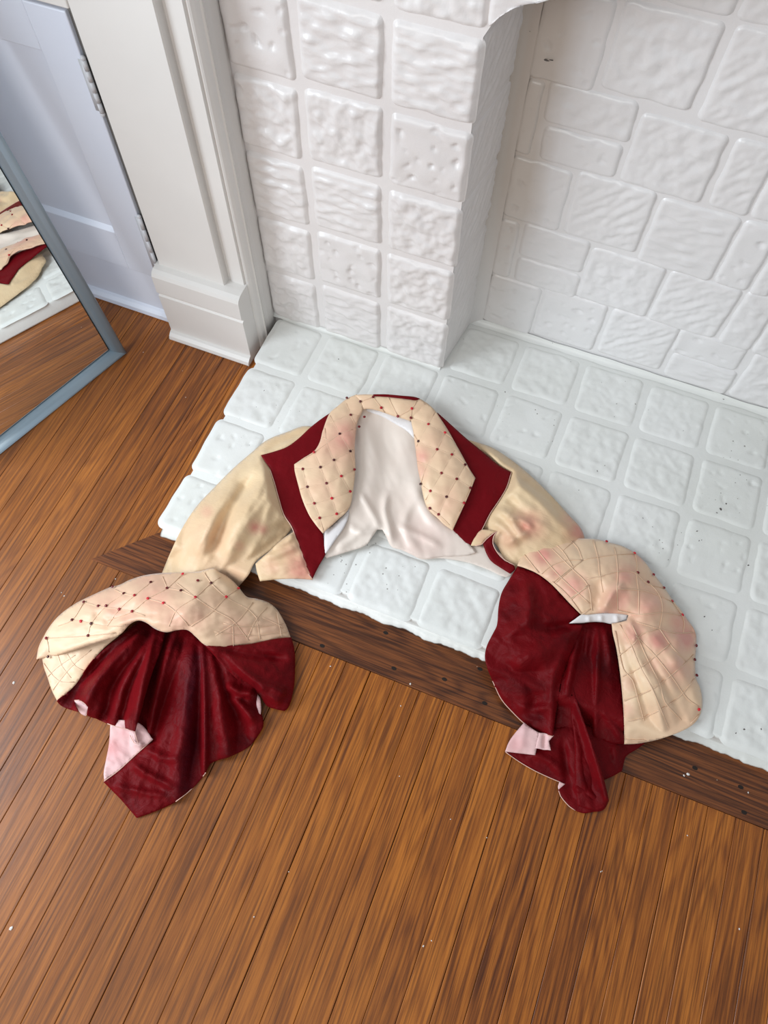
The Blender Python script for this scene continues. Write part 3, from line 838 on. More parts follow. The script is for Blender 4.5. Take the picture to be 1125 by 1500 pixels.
sv_L = Cloth([(x, y, z) for x, y, z in Z(X8([(60, 285), (110, 390), (150, 520), (200, 620), (262, 770), (150, 258), (250, 180), (330, 120), (315, 665), (300, 600), (200, 340), (230, 550), (300, 420), (290, 240), (350, 300)]), [.074, .078, .076, .068, .060, .076, .080, .080, .060, .068, .079, .073, .076, .080, .08])],
             folds=[(X8([(120, 330), (180, 345)]), .002, 9), (X8([(230, 690), (300, 700)]), -.002, 8)], wrinkle=.0014, fine=.0006)
VL_o = X8([(59, 286), (110, 272), (160, 254), (205, 222), (250, 180), (290, 148), (335, 117), (345, 200), (330, 300), (300, 420), (300, 560), (306, 610), (315, 667), (290, 715), (262, 771), (248, 750), (226, 690), (200, 620), (180, 565), (150, 520), (128, 450), (112, 392), (98, 345), (78, 315)])
patch('velvet_border', VL_o, sv_L, M_VELVET, lapL, 3, off=.0005, roll=(.0015, 3), thick=.0018)
seams('piping', [X8([(96, 345), (112, 392), (128, 450), (150, 520), (180, 567), (200, 622), (226, 692), (246, 752), (262, 773)])], sv_L, -.0004, .0009, M_PIPE, lapL)
seams('pin_tuck', tkL, s_lapL, .0032, .0006, M_TUCK, lapL, LL_q)
for p in X8([(412, 129), (466, 137), (369, 203), (268, 275), (410, 271), (346, 306), (293, 334), (224, 341), (375, 369), (317, 397), (242, 411), (410, 429), (338, 456), (269, 476), (357, 517), (290, 533), (445, 175), (427, 343)]): bead(*p, s_lapL, .003, lapL)
# white facing fold at the lower left edge of the opening
s_ff = Cloth(Z(X8([(300, 590), (405, 500), (380, 570), (315, 662), (340, 600)]), [.062, .064, .070, .060, .068]))
patch('facing_edge', X8([(292, 588), (340, 560), (406, 494), (402, 530), (384, 572), (350, 620), (322, 662), (312, 672), (300, 625)]), s_ff, M_WHITE, lapL, 3, off=.003, roll=(.002, 4))

tkR = tuckset(*[X8(l) for l in [
    [(740, 120), (717, 165), (678, 232), (664, 270)], [(800, 165), (782, 198), (751, 264), (712, 325), (687, 395)], [(840, 235), (809, 284), (768, 357), (725, 427), (705, 462)], [(880, 310), (861, 324), (828, 380), (788, 450), (757, 519)], [(895, 372), (885, 415), (857, 477), (812, 572)],
    [(655, 195), (678, 232), (751, 264), (809, 284), (861, 324), (880, 350)], [(650, 140), (717, 165), (782, 198), (830, 240)], [(672, 310), (712, 325), (768, 357), (828, 380), (885, 415)], [(687, 400), (725, 427), (788, 450), (857, 477)], [(712, 490), (757, 519), (800, 560)]]])
s_lapR = Cloth(Z(X8([(645, 140), (680, 65), (740, 110), (790, 180), (900, 250), (1042, 352)]), [.074, .080, .080, .078, .074, .070]) + Z(X8([(1020, 410), (960, 510), (890, 638), (850, 620)]), [.074, .072, .058, .060])
               + Z(X8([(660, 200), (670, 300), (690, 400), (750, 530), (812, 580)]), [.072, .070, .070, .066, .066]) + Z(X8([(740, 200), (760, 300), (790, 400), (820, 480), (850, 350)]), [.092, .092, .088, .080, .086]) + Z(X8([(900, 375), (950, 370)]), [.08, .08]),
               tucks=tkR, puff=.0034, pw=7, folds=[(X8([(690, 150), (690, 280), (720, 400), (770, 500)]), .004, 12)], wrinkle=.0012, fine=.0008)
LR_q = X8([(648, 135), (660, 98), (682, 66), (712, 82), (742, 110), (768, 148), (792, 185), (822, 238), (852, 292), (878, 340), (901, 376), (872, 450), (840, 520), (812, 581), (780, 560), (750, 531), (728, 512), (708, 485), (695, 440), (686, 390), (676, 345), (670, 300), (664, 250), (658, 200)])
lapR = patch('lapel', LR_q, s_lapR, M_QUILT, jac, 2.7, off=.003, roll=(.002, 4), stains=[(616, 668, 14, .8), (617, 690, 12, .6), (640, 650, 16, .25), (655, 735, 18, .3)], thick=.0024)
sv_R = Cloth(Z(X8([(752, 120), (830, 190), (900, 250), (1042, 352), (1020, 410), (960, 510), (890, 638), (812, 580), (850, 500), (900, 375), (850, 290), (790, 180), (800, 350)]), [.079, .077, .074, .070, .074, .072, .058, .062, .070, .077, .078, .080, .080]),
             folds=[(X8([(930, 440), (980, 450)]), .002, 8)], wrinkle=.0014, fine=.0006)
VR_o = X8([(751, 118), (790, 152), (832, 190), (868, 222), (902, 250), (945, 285), (992, 325), (1042, 353), (1024, 410), (995, 460), (960, 512), (925, 580), (888, 640), (850, 622), (812, 586), (806, 560), (800, 480), (800, 350), (770, 220)])
patch('velvet_border', VR_o, sv_R, M_VELVET, lapR, 3, off=.0005, roll=(.0015, 3), thick=.0018)
seams('pin_tuck', tkR, s_lapR, .0032, .0006, M_TUCK, lapR, LR_q)
seams('piping', [X8([(1042, 354), (1024, 412), (995, 462), (960, 514), (925, 582), (888, 642)])], sv_R, -.0004, .0007, M_PIPE, lapR)
for p in X8([(717, 165), (782, 198), (678, 232), (751, 264), (809, 284), (861, 324), (768, 357), (828, 380), (687, 400), (725, 427), (788, 450), (857, 474), (723, 495), (757, 519), (882, 415)]): bead(*p, s_lapR, .003, lapR)
# right front edge curling back below the lapel
s_cu = Cloth(Z(X5([(190, 640), (230, 590), (270, 596), (240, 625)]), [.058, .066, .070, .064]))
patch('front_panel', X5([(192, 641), (205, 612), (226, 592), (250, 592), (274, 596), (262, 604), (238, 622), (225, 638), (206, 642)]), s_cu, M_CREAM, jac, 2.6, off=.002, roll=(.002, 3), stains=[(705, 785, 10, .4)], ground=ground)
s_in = Cloth(Z(X5([(232, 632), (272, 597), (264, 640), (300, 690), (330, 705), (318, 728), (280, 700)]), [.056, .072, .058, .056, .056, .052, .052]), folds=[(X5([(245, 625), (262, 660), (310, 712)]), -.003, 5)])
patch('front_edge', X5([(230, 634), (246, 618), (273, 596), (262, 612), (260, 636), (274, 664), (300, 690), (328, 704), (332, 716), (316, 730), (290, 714), (256, 690), (240, 664)]), s_in, M_VELVET, jac, 2.6, off=.008, roll=(.0015, 3), ground=ground)
seams('piping', [X5([(206, 642), (225, 638), (240, 622), (262, 604), (274, 596), (264, 612), (262, 636), (276, 663), (302, 688), (330, 703)])], s_in, .009, .0008, M_PIPE, lapR)

# --- sleeves
FOLDK[0] = 1.6
def sleeve(outline, surf, stains):
    return patch('sleeve', outline, surf, M_CREAM, jac, 3.3, roll=(.012, 8), ground=ground, stains=stains, thick=.002)
slL_out = X4([(20, 1010), (45, 945), (72, 880), (110, 800), (165, 715), (235, 640), (300, 575), (370, 515), (420, 475), (490, 447), (560, 425), (640, 450), (620, 560), (575, 680), (530, 760), (505, 795), (450, 855), (380, 908), (350, 962), (318, 1000), (270, 1060), (140, 1060)])
s_slL = Cloth(Z(X4([(45, 945), (110, 800), (235, 640), (370, 515), (490, 447), (560, 430)]), [.012, .050, .058, .060, .064, .070])
              + Z(X4([(160, 900), (220, 800), (300, 700), (400, 610), (520, 540)]), [.055, .088, .100, .096, .090]) + Z(X4([(300, 900), (370, 820), (440, 740), (520, 680)]), [.052, .078, .088, .084])
              + Z(X4([(505, 795), (380, 908), (320, 1000), (560, 700)]), [.060, .040, .014, .07]) + Z(X4([(200, 1000), (100, 1000)]), .035) + Z(X4([(600, 560), (620, 470)]), [.076, .074]),
              folds=[(X4([(390, 590), (330, 660), (265, 760), (215, 900)]), -.016, 11), (X4([(440, 600), (380, 700), (300, 840), (270, 950)]), .008, 12), (X4([(330, 640), (230, 760), (160, 900)]), .007, 12),
                     (X4([(510, 770), (430, 800), (370, 870)]), -.006, 7), (X4([(430, 780), (360, 880), (300, 970)]), .006, 8), (X4([(520, 640), (440, 700), (400, 790)]), .005, 8), (X4([(90, 850), (75, 950), (80, 1000)]), -.006, 6),
                     (X4([(400, 520), (480, 480), (560, 440)]), -.005, 5), (X4([(450, 560), (420, 640), (350, 760)]), -.005, 6)],
              wrinkle=.0042, wdir=-58, wscale=(.07, .014), fine=.0010)
s_slL.below += [(sv_L, np.array(VL_o), .005)]
sleL = sleeve(slL_out, s_slL, [(373, 773, 9, .95), (385, 776, 7, .8), (303, 750, 10, .5), (350, 800, 8, .5), (300, 790, 40, .22), (330, 850, 35, .4)])
# front panel of the bodice below the left velvet border
s_fr = Cloth(Z(X8([(45, 700), (60, 770), (262, 773), (200, 590), (120, 640), (150, 720), (300, 700)]), [.056, .052, .056, .070, .066, .062, .060]), folds=[(X8([(60, 690), (130, 670), (210, 640)]), .006, 6), (X8([(90, 650), (160, 625), (200, 590)]), .006, 5), (X8([(60, 740), (150, 720), (240, 720)]), .003, 8)],
             wrinkle=.003, wdir=-20, wscale=(.09, .03), fine=.001)
s_fr.below += [(sv_L, np.array(VL_o), .003)]
patch('front_panel', X8([(38, 712), (90, 665), (150, 610), (190, 585), (230, 600), (290, 700), (262, 775), (200, 771), (130, 773), (56, 781), (44, 745)]), s_fr, M_CREAM, jac, 3, roll=(.002, 4), ground=ground, stains=[(445, 830, 26, 1.0), (430, 812, 18, .6), (400, 830, 14, .4)], off=.002)
slR_out = X5([(150, 300), (215, 318), (262, 335), (330, 380), (395, 435), (450, 490), (500, 545), (540, 592), (550, 640), (520, 700), (440, 720), (345, 712), (322, 716), (300, 688), (272, 640), (240, 600), (215, 560), (250, 500), (290, 430), (230, 350)])
s_slR = Cloth(Z(X5([(215, 320), (330, 380), (450, 490), (545, 600)]), [.062, .058, .056, .060]) + Z(X5([(260, 370), (340, 450), (420, 530), (480, 600)]), [.080, .090, .090, .078]) + Z(X5([(300, 500), (340, 580), (400, 620)]), [.080, .084, .080])
              + Z(X5([(240, 590), (280, 650), (320, 714), (440, 720)]), [.064, .060, .056, .06]),
              folds=[(X5([(300, 430), (390, 480), (460, 550), (515, 620)]), .007, 8), (X5([(330, 410), (430, 500), (500, 590)]), -.007, 6), (X5([(270, 530), (310, 545), (330, 580), (360, 620)]), .007, 6), (X5([(250, 560), (300, 590), (340, 650)]), .006, 6),
                     (X5([(300, 480), (350, 530), (420, 560)]), -.005, 7), (X5([(290, 640), (330, 620), (380, 600)]), .006, 6), (X5([(300, 560), (350, 560), (390, 590)]), .006, 4)],
              wrinkle=.004, wdir=40, wscale=(.07, .018), fine=.0012)
s_slR.below += [(sv_R, np.array(VR_o), .005)]
sleR = sleeve(slR_out, s_slR, [(775, 770, 20, 1.0), (762, 762, 14, .6), (848, 778, 16, 1.1), (835, 760, 12, .6), (745, 790, 16, .5)])

FOLDK[0] = 1.0
# --- back collar standing at the neck
tkC = tuckset(*[X8(l) for l in [[(450, 76), (500, 58)], [(500, 58), (532, 100), (545, 120)], [(597, 134), (652, 103), (672, 72)], [(560, 60), (597, 134)], [(648, 140), (652, 103)]]])
s_col = Cloth(Z(X8([(435, 48), (540, 50), (670, 62)]), [.084, .090, .086]) + Z(X8([(460, 105), (540, 122), (640, 145)]), [.080, .072, .074]) + Z(X8([(500, 80), (600, 95), (660, 100)]), [.088, .088, .088]), tucks=tkC, puff=.002, pw=7, wrinkle=.001)
col = patch('collar', X8([(430, 50), (470, 47), (540, 52), (600, 60), (650, 64), (690, 68), (712, 92), (668, 132), (645, 152), (620, 144), (590, 136), (555, 124), (520, 112), (480, 104), (452, 108), (446, 76)]), s_col, M_QUILT, jac, 2.7, off=.001, roll=(.002, 3), stains=[(540, 590, 10, .2)], thick=.0024)
patch('velvet_border', X8([(500, 47), (550, 47), (610, 52), (662, 57), (684, 64), (668, 70), (640, 66), (560, 58), (500, 54)]), s_col, M_VELVET, col, 2.4, off=.0035, roll=(.001, 3))
seams('pin_tuck', tkC, s_col, .0016, .0007, M_TUCK, col)
for p in X8([(397, 62), (450, 76), (500, 58), (532, 100), (597, 134), (652, 103), (648, 140)]): bead(*p, s_col if p[0] > 512 else s_lapL, .0015 if p[0] > 512 else .003, col)

# --- left bell cuff
M_ = X6
tkA = tuckset(*[M_(l) for l in [
    [(660, 148), (689, 190), (745, 242), (830, 290), (868, 330)], [(740, 158), (689, 190), (630, 243), (560, 290), (530, 352)], [(791, 210), (745, 242), (690, 300), (612, 352)], [(560, 190), (630, 243), (700, 290), (770, 330), (830, 405)],
    [(500, 150), (524, 209), (576, 218), (630, 243)], [(583, 154), (524, 209), (452, 248), (393, 296), (300, 330)], [(452, 248), (510, 265), (560, 300), (605, 350)], [(463, 187), (402, 236), (345, 288), (300, 350)],
    [(362, 229), (296, 275), (240, 341), (228, 387)], [(212, 261), (168, 328), (115, 350)], [(212, 261), (266, 276), (345, 288), (393, 296), (440, 312)], [(168, 328), (201, 333), (240, 341), (300, 352), (385, 345)],
    [(70, 392), (80, 430), (79, 468)], [(72, 396), (150, 392), (228, 387), (330, 376)], [(845, 262), (790, 330), (705, 385)], [(912, 268), (862, 320), (825, 395)], [(880, 318), (930, 340), (978, 368)], [(735, 340), (800, 352), (900, 350), (962, 340)],
    [(700, 372), (830, 386), (975, 372)], [(858, 312), (872, 402)], [(935, 300), (952, 392)], [(770, 345), (772, 425)], [(310, 205), (362, 229), (402, 236)]]])
top_out = M_([(34, 474), (42, 430), (58, 396), (85, 350), (122, 308), (180, 266), (240, 236), (310, 205), (345, 196), (382, 178), (440, 160), (500, 152), (545, 150), (590, 150), (640, 146), (700, 135), (722, 150), (742, 160), (768, 180), (792, 205), (822, 240), (860, 248), (902, 262),
              (932, 285), (952, 315), (968, 345), (980, 375), (987, 396), (930, 404), (830, 424), (760, 430), (690, 430), (660, 418), (632, 392), (600, 366), (560, 366), (520, 374), (480, 362), (445, 338), (415, 330), (385, 344), (350, 380), (300, 402), (240, 420), (160, 445), (90, 466)])
s_top = Cloth(Z(M_([(34, 474), (58, 396), (122, 308), (210, 250), (310, 205), (440, 160), (545, 150), (640, 146)]), [.016, .020, .024, .030, .034, .042, .050, .056])
              + Z(M_([(700, 135), (742, 160), (792, 205), (860, 248), (952, 315), (987, 396)]), [.062, .050, .036, .034, .022, .014])
              + Z(M_([(90, 440), (240, 418), (350, 378), (415, 330)]), [.022, .046, .066, .078]) + Z(M_([(520, 372), (600, 366), (690, 428), (830, 424)]), [.092, .092, .066, .040])
              + Z(M_([(150, 360), (280, 310), (400, 260), (520, 250), (630, 260), (740, 280), (850, 330)]), [.044, .064, .080, .092, .094, .080, .052]) + Z(M_([(930, 370)]), .030),
              folds=[(M_([(300, 352), (360, 340), (420, 325), (470, 320)]), .008, 7), (M_([(240, 300), (300, 330), (350, 345)]), -.006, 8), (M_([(560, 320), (600, 300), (660, 310)]), .004, 9), (M_([(640, 200), (620, 260), (560, 330)]), .005, 10),
                     (M_([(100, 460), (200, 425), (330, 380)]), .005, 6), (M_([(500, 180), (420, 230), (330, 270)]), .004, 14), (M_([(690, 160), (740, 190), (800, 250)]), .005, 9), (M_([(720, 330), (800, 340), (900, 330)]), .004, 8), (M_([(430, 350), (500, 340), (560, 350)]), .004, 8)],
              tucks=tkA, puff=.0038, pw=7, wrinkle=.0035, wdir=-15, wscale=(.06, .02), fine=.0008)
cufL = patch('cuff', top_out, s_top, M_QUILT, jac, 2.9, roll=(.006, 5), ground=ground, thick=.0022, under=M_SHOT,
             stains=[(x, y, r, a) for (x, y), r, a in zip(M_([(470, 240), (330, 270), (270, 260), (560, 330), (640, 320), (440, 190), (900, 350), (380, 320), (780, 380)]), [30, 26, 22, 24, 20, 24, 22, 16, 24], [.55, .5, .4, .5, .35, .35, .3, .5, .45])])
seams('pin_tuck', tkA, s_top, .0009, .0008, M_TUCK, cufL, top_out)
for p in M_([(212, 261), (168, 328), (72, 396), (79, 466), (296, 275), (362, 229), (463, 187), (524, 209), (510, 265), (630, 243), (689, 190), (745, 242), (791, 210), (583, 156), (639, 181), (576, 218), (452, 248), (402, 236), (345, 288), (393, 296), (240, 341), (201, 333), (228, 387), (266, 276), (320, 204)]): bead(*p, s_top, .001, cufL)
# pale lower layer peeking out at the left
tkB = tuckset(*[M_(l) for l in [[(60, 490), (100, 540), (130, 560), (175, 560)], [(95, 590), (150, 520), (190, 480), (240, 440)], [(115, 460), (130, 500), (165, 545)], [(150, 455), (180, 500), (215, 520)], [(75, 540), (120, 500), (180, 460)]]])
s_lo = Cloth(Z(M_([(52, 475), (90, 590), (112, 632), (240, 480), (330, 400), (150, 500), (200, 470)]), [.010, .008, .008, .022, .030, .020, .026]), tucks=tkB, puff=.003, pw=6, wrinkle=.002)
lo_o = M_([(54, 466), (62, 505), (76, 545), (92, 592), (112, 632), (150, 600), (180, 570), (212, 525), (245, 480), (290, 430), (345, 385), (300, 360), (180, 420), (90, 450)])
s_lo.below += [(s_top, np.array(top_out), .004)]
lo = patch('lower_layer', lo_o, s_lo, M_QUILT, cufL, 3, roll=(.003, 4), ground=ground)
seams('pin_tuck', tkB, s_lo, .0004, .0008, M_TUCK, cufL)
# crimson lining: left group of pleats
FOLDK[0] = 2.1
s_l1 = Cloth(Z(M_([(112, 630), (145, 650), (215, 686), (300, 715), (402, 742)]), [.006, .006, .010, .014, .020]) + Z(M_([(240, 480), (330, 410), (420, 338), (480, 360)]), [.020, .028, .030, .028]) + Z(M_([(260, 600), (350, 560), (420, 480), (400, 640)]), [.030, .040, .050, .040]),
             folds=[(M_([(470, 345), (420, 440), (330, 560), (290, 690)][::1]), -.012, 8, 'fan'), (M_([(480, 350), (460, 440), (425, 600), (402, 745)]), .012, 8, 'fan'), (M_([(470, 350), (440, 460), (380, 600), (350, 730)]), -.010, 7, 'fan'), (M_([(450, 345), (350, 450), (260, 560), (205, 660)]), .012, 10, 'fan'), (M_([(440, 345), (300, 460), (200, 570), (150, 650)]), -.010, 7, 'fan')],
             wrinkle=.0045, wdir=-50, wscale=(.08, .02), fine=.0016)
s_l1.above += [(s_lo, np.array(lo_o), .003)]
s_l1.below += [(s_top, np.array(top_out), .010)]
patch('velvet_lining', M_([(110, 632), (150, 600), (180, 570), (212, 525), (245, 480), (300, 425), (355, 380), (415, 330), (480, 340), (520, 370), (500, 440), (470, 520), (440, 620), (418, 700), (402, 745), (370, 736), (335, 728), (297, 714), (265, 700), (232, 690), (222, 682), (228, 655), (205, 632), (178, 628), (178, 642), (190, 672), (150, 660), (125, 648)]), s_l1, M_SHOT, cufL, 3, roll=(.003, 4), ground=ground, off=.006, under=M_PINK)
s_cr = Cloth(Z(M_([(180, 630), (230, 655), (215, 685), (200, 650)]), [.016, .018, .010, .012]))
patch('curled_edge', M_([(176, 630), (196, 628), (214, 640), (232, 655), (226, 672), (218, 688), (200, 678), (186, 655)]), s_cr, M_PINK, cufL, 2.2, off=-.004, roll=(.002, 2), ground=ground)
seams('piping', [M_([(220, 686), (228, 670), (232, 655), (214, 640), (196, 628), (177, 629)])], s_cr, .008, .0009, M_PIPE, cufL)
# centre spread of the lining
s_l2 = Cloth(Z(M_([(480, 350), (600, 366), (690, 430)]), [.022, .026, .040]) + Z(M_([(440, 600), (410, 745), (470, 775), (287, 930), (350, 1000), (410, 1068), (560, 1000), (640, 935), (690, 865), (830, 800), (885, 720), (860, 610)]), [.016, .010, .014, .010, .006, .004, .005, .005, .006, .012, .014, .020])
              + Z(M_([(560, 480), (600, 600), (560, 700), (520, 850), (440, 930), (640, 800), (740, 700), (760, 560)]), [.046, .036, .030, .020, .014, .020, .026, .034]) + Z(M_([(690, 560), (680, 700)]), [.040, .030]),
              folds=[(M_([(500, 365), (470, 470), (440, 600), (425, 760)]), -.016, 12, 'fan'), (M_([(560, 370), (520, 480), (480, 620), (450, 760)]), .012, 8, 'fan'), (M_([(590, 370), (560, 500), (510, 650), (470, 770)]), -.008, 7, 'fan'), (M_([(640, 410), (645, 560), (640, 720), (635, 930)]), -.010, 9, 'fan'), (M_([(655, 420), (662, 560), (664, 720), (662, 900)]), .010, 5, 'fan'),
                     (M_([(620, 400), (600, 560), (580, 760), (560, 990)]), .006, 12, 'fan'), (M_([(700, 440), (740, 580), (790, 700), (810, 800)]), -.009, 10, 'fan'), (M_([(690, 430), (710, 560), (730, 700), (750, 830)]), .007, 10, 'fan'), (M_([(750, 610), (800, 650), (860, 720)]), .008, 6), (M_([(740, 570), (800, 600), (860, 605)]), .010, 6),
                     (M_([(380, 850), (440, 900), (560, 960)]), .005, 6), (M_([(320, 950), (420, 970), (540, 990)]), .004, 5), (M_([(420, 790), (500, 840), (580, 850)]), .004, 6)],
              wrinkle=.0045, wdir=-75, wscale=(.07, .018), fine=.0018)
s_l2.below += [(s_top, np.array(top_out), .012)]
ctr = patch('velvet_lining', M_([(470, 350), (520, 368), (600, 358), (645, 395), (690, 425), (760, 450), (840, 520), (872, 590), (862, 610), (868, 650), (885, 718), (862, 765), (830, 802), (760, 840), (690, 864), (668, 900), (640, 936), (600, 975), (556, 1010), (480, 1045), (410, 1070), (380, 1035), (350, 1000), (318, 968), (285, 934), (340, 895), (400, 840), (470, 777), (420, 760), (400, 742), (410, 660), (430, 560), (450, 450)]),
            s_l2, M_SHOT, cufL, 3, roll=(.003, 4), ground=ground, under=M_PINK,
            stains=[(x, y, 12, 1.1) for x, y in spline(M_([(632, 470), (620, 560), (610, 660), (615, 760), (600, 860), (590, 960)]), 8)])  # purple-black strip down the centre spread
seams('piping', [M_([(556, 1008), (600, 975), (640, 936), (668, 900)]), M_([(287, 932), (340, 893), (400, 838), (470, 776)])], s_l2, -.001, .0008, M_PIPE, cufL)
s_pk = Cloth(Z(M_([(300, 725), (415, 745), (470, 775), (287, 930), (380, 800)]), [.016, .018, .016, .008, .012]), folds=[(M_([(400, 740), (405, 790), (440, 800)]), .006, 4)], wrinkle=.003, wscale=(.1, .05), wdir=40, fine=.001)
patch('turned_up_hem', M_([(312, 700), (420, 715), (470, 776), (400, 840), (340, 895), (288, 928), (286, 900), (295, 850), (306, 790)]), s_pk, M_PINK, cufL, 2.8, off=-.003, roll=(.001, 3), ground=ground, stains=[(165, 1095, 18, .6), (180, 1075, 10, .5)])
seams('piping', [M_([(300, 716), (335, 728), (370, 736), (402, 744), (410, 775), (417, 795), (400, 788), (385, 760)])], s_pk, .006, .0008, M_PIPE, cufL)
# right lobe of the lining, lifted over the centre
s_l3 = Cloth(Z(M_([(640, 400), (690, 430), (830, 424), (987, 394)]), [.064, .064, .040, .020]) + Z(M_([(1002, 450), (1000, 560), (985, 640), (963, 668), (900, 650), (872, 605)]), [.014, .008, .006, .005, .010, .016]) + Z(M_([(720, 490), (800, 560), (820, 480), (900, 500), (920, 580)]), [.052, .034, .050, .036, .024]),
              folds=[(M_([(680, 425), (760, 490), (860, 560), (950, 600)]), .008, 7, 'open'), (M_([(700, 440), (800, 540), (860, 600)]), -.006, 6), (M_([(720, 432), (840, 460), (980, 470)]), -.006, 6), (M_([(860, 570), (900, 610), (960, 640)]), .007, 6)], wrinkle=.004, wdir=25, wscale=(.08, .02), fine=.0015)
patch('velvet_lining', M_([(640, 398), (690, 422), (760, 424), (830, 418), (930, 398), (988, 392), (998, 425), (1003, 470), (1001, 560), (994, 605), (985, 640), (975, 660), (963, 669), (930, 662), (898, 650), (880, 625), (868, 606), (835, 590), (800, 562), (740, 505), (690, 450)]), s_l3, M_SHOT, cufL, 3, roll=(.004, 4), ground=ground, off=.006, under=M_PINK)
s_sl = Cloth(Z(M_([(845, 605), (868, 640), (875, 700), (885, 640)]), .012))
patch('turned_up_hem', M_([(842, 606), (862, 604), (872, 620), (876, 660), (872, 690), (862, 660)]), s_sl, M_PINK, cufL, 2.4, off=.006, roll=(.001, 2))

FOLDK[0] = 1.25
# --- right bell cuff
N_ = X7
tkD = tuckset(*[XR(l) for l in [[(165, 192), (192, 290), (203, 390), (218, 480)], [(275, 208), (292, 280), (300, 370), (296, 460), (300, 575)], [(395, 268), (408, 330), (405, 400), (414, 470), (416, 600)], [(470, 425), (520, 480), (542, 530), (545, 590), (530, 680)], [(600, 530), (650, 600), (665, 640), (660, 700)],
    [(0, 245), (60, 195)], [(40, 195), (80, 235), (105, 300)], [(110, 300), (185, 285), (290, 272), (395, 265)], [(-60, 440), (40, 355), (110, 300)], [(-60, 240), (0, 300), (50, 350), (135, 440), (158, 580)], [(130, 403), (200, 392), (300, 365), (390, 370), (460, 430), (556, 455)],
    [(-60, 590), (40, 520), (135, 440)], [(292, 460), (412, 465), (500, 485), (600, 530)], [(102, 600), (150, 570)], [(300, 580), (416, 600), (545, 590), (655, 605)], [(400, 640), (530, 680), (620, 702), (722, 698)], [(-60, 420), (0, 470), (45, 520), (100, 600)],
    [(310, 655), (365, 750), (420, 880), (490, 1010), (540, 1130), (590, 1250)], [(285, 690), (330, 900), (380, 960), (410, 1060), (440, 1170), (470, 1300)], [(380, 660), (470, 860), (530, 980), (560, 1080), (640, 1170), (680, 1220)], [(400, 720), (500, 820), (610, 960), (680, 1060), (750, 1110)], [(530, 680), (600, 780), (680, 860)],
    [(300, 830), (390, 760), (430, 710), (520, 680)], [(325, 940), (410, 900), (480, 850), (590, 760)], [(330, 1075), (400, 1050), (480, 1015), (560, 960), (680, 860), (735, 800)], [(335, 1190), (430, 1170), (540, 1120), (640, 1050), (740, 930)], [(340, 1290), (450, 1290), (600, 1250), (700, 1200), (762, 1130)]]]
    + [N_(l) for l in [[(290, 195), (345, 265)], [(320, 150), (380, 225), (440, 290), (545, 385)], [(355, 270), (400, 235), (460, 215), (520, 215)], [(405, 300), (480, 242), (520, 215)], [(395, 138), (440, 180), (480, 242)], [(470, 365), (545, 315)]]])
q_out = N_([(262, 236), (280, 190), (296, 146), (340, 140), (400, 134), (470, 131), (542, 131), (585, 136), (620, 146), (672, 160), (722, 187), (762, 222), (796, 268), (835, 318), (872, 372), (905, 412), (932, 452), (952, 480), (964, 512), (964, 560), (960, 610), (964, 680), (978, 712), (986, 745), (988, 790), (975, 832), (950, 862), (905, 888), (860, 905),
            (815, 920), (770, 930), (725, 937), (682, 938), (681, 870), (678, 800), (672, 725), (664, 650), (650, 560), (636, 500), (632, 464), (660, 460), (690, 452), (698, 432), (660, 426), (600, 424), (550, 428), (514, 432), (470, 388), (430, 345), (390, 305), (340, 268), (300, 250)])
s_q = Cloth(Z(N_([(262, 236), (296, 146), (400, 134), (542, 131), (620, 146), (722, 187), (796, 268), (872, 372), (932, 452), (964, 540)]), [.066, .060, .060, .060, .060, .056, .054, .054, .054, .054])
            + Z(N_([(962, 640), (986, 745), (975, 832), (905, 888), (770, 930), (682, 938)]), [.054, .052, .050, .040, .022, .020]) + Z(N_([(340, 268), (430, 345), (514, 432), (600, 424), (698, 432), (660, 462), (632, 464)]), [.082, .088, .088, .090, .092, .084, .080])
            + Z(N_([(400, 210), (520, 220), (640, 230), (740, 290), (820, 400), (600, 330), (860, 520), (880, 640), (860, 760), (760, 600), (740, 760), (700, 560), (660, 640)]), [.086, .094, .096, .092, .092, .104, .092, .088, .076, .094, .076, .094, .074]) + Z(N_([(720, 860), (820, 860)]), [.044, .05]),
            folds=[(XR([(215, 590), (250, 520), (290, 465), (340, 430)]), .010, 7), (XR([(180, 580), (190, 480), (180, 400)]), -.007, 9, 'round'), (XR([(370, 600), (480, 640), (600, 660), (720, 700)]), -.006, 9, 'open'), (XR([(400, 640), (500, 560), (620, 560)]), .006, 10), (XR([(330, 660), (370, 720), (400, 770)]), .006, 5),
                   (XR([(350, 620), (395, 700), (390, 760)]), .008, 5), (XR([(300, 660), (360, 850), (420, 1010), (470, 1180), (500, 1300)]), -.007, 6, 'fan'), (XR([(330, 660), (420, 860), (500, 1030), (560, 1250)]), .007, 6, 'fan'), (XR([(380, 660), (500, 880), (600, 1080), (660, 1220)]), -.006, 7, 'fan'), (XR([(480, 900), (570, 1080), (650, 1190)]), .006, 6), (XR([(400, 640), (560, 800), (680, 960), (740, 1080)]), .006, 9, 'fan'),
                   (XR([(480, 400), (560, 500), (640, 600)]), .004, 7), (XR([(640, 700), (620, 820), (640, 900)]), .005, 9)],
            tucks=tkD, puff=.0038, pw=8, wrinkle=.0028, wdir=50, wscale=(.05, .025), fine=.0008)
cufR = patch('cuff', q_out, s_q, M_QUILT, jac, 2.9, roll=(.004, 4), ground=ground, thick=.0022, under=M_SHOT, off=.002,
             stains=[(x, y, r, a) for (x, y), r, a in zip(N_([(360, 200), (420, 260), (480, 320), (690, 280), (740, 200), (660, 370), (760, 400), (820, 530), (920, 520), (720, 500), (880, 640), (900, 460), (690, 800), (800, 620), (700, 700), (620, 420)]), [16, 16, 20, 16, 14, 24, 28, 18, 20, 20, 22, 16, 12, 14, 12, 16], [1.0, .7, .8, .9, .5, .9, .75, 1.05, 1.1, .8, .55, .8, .35, .5, .4, .7])])
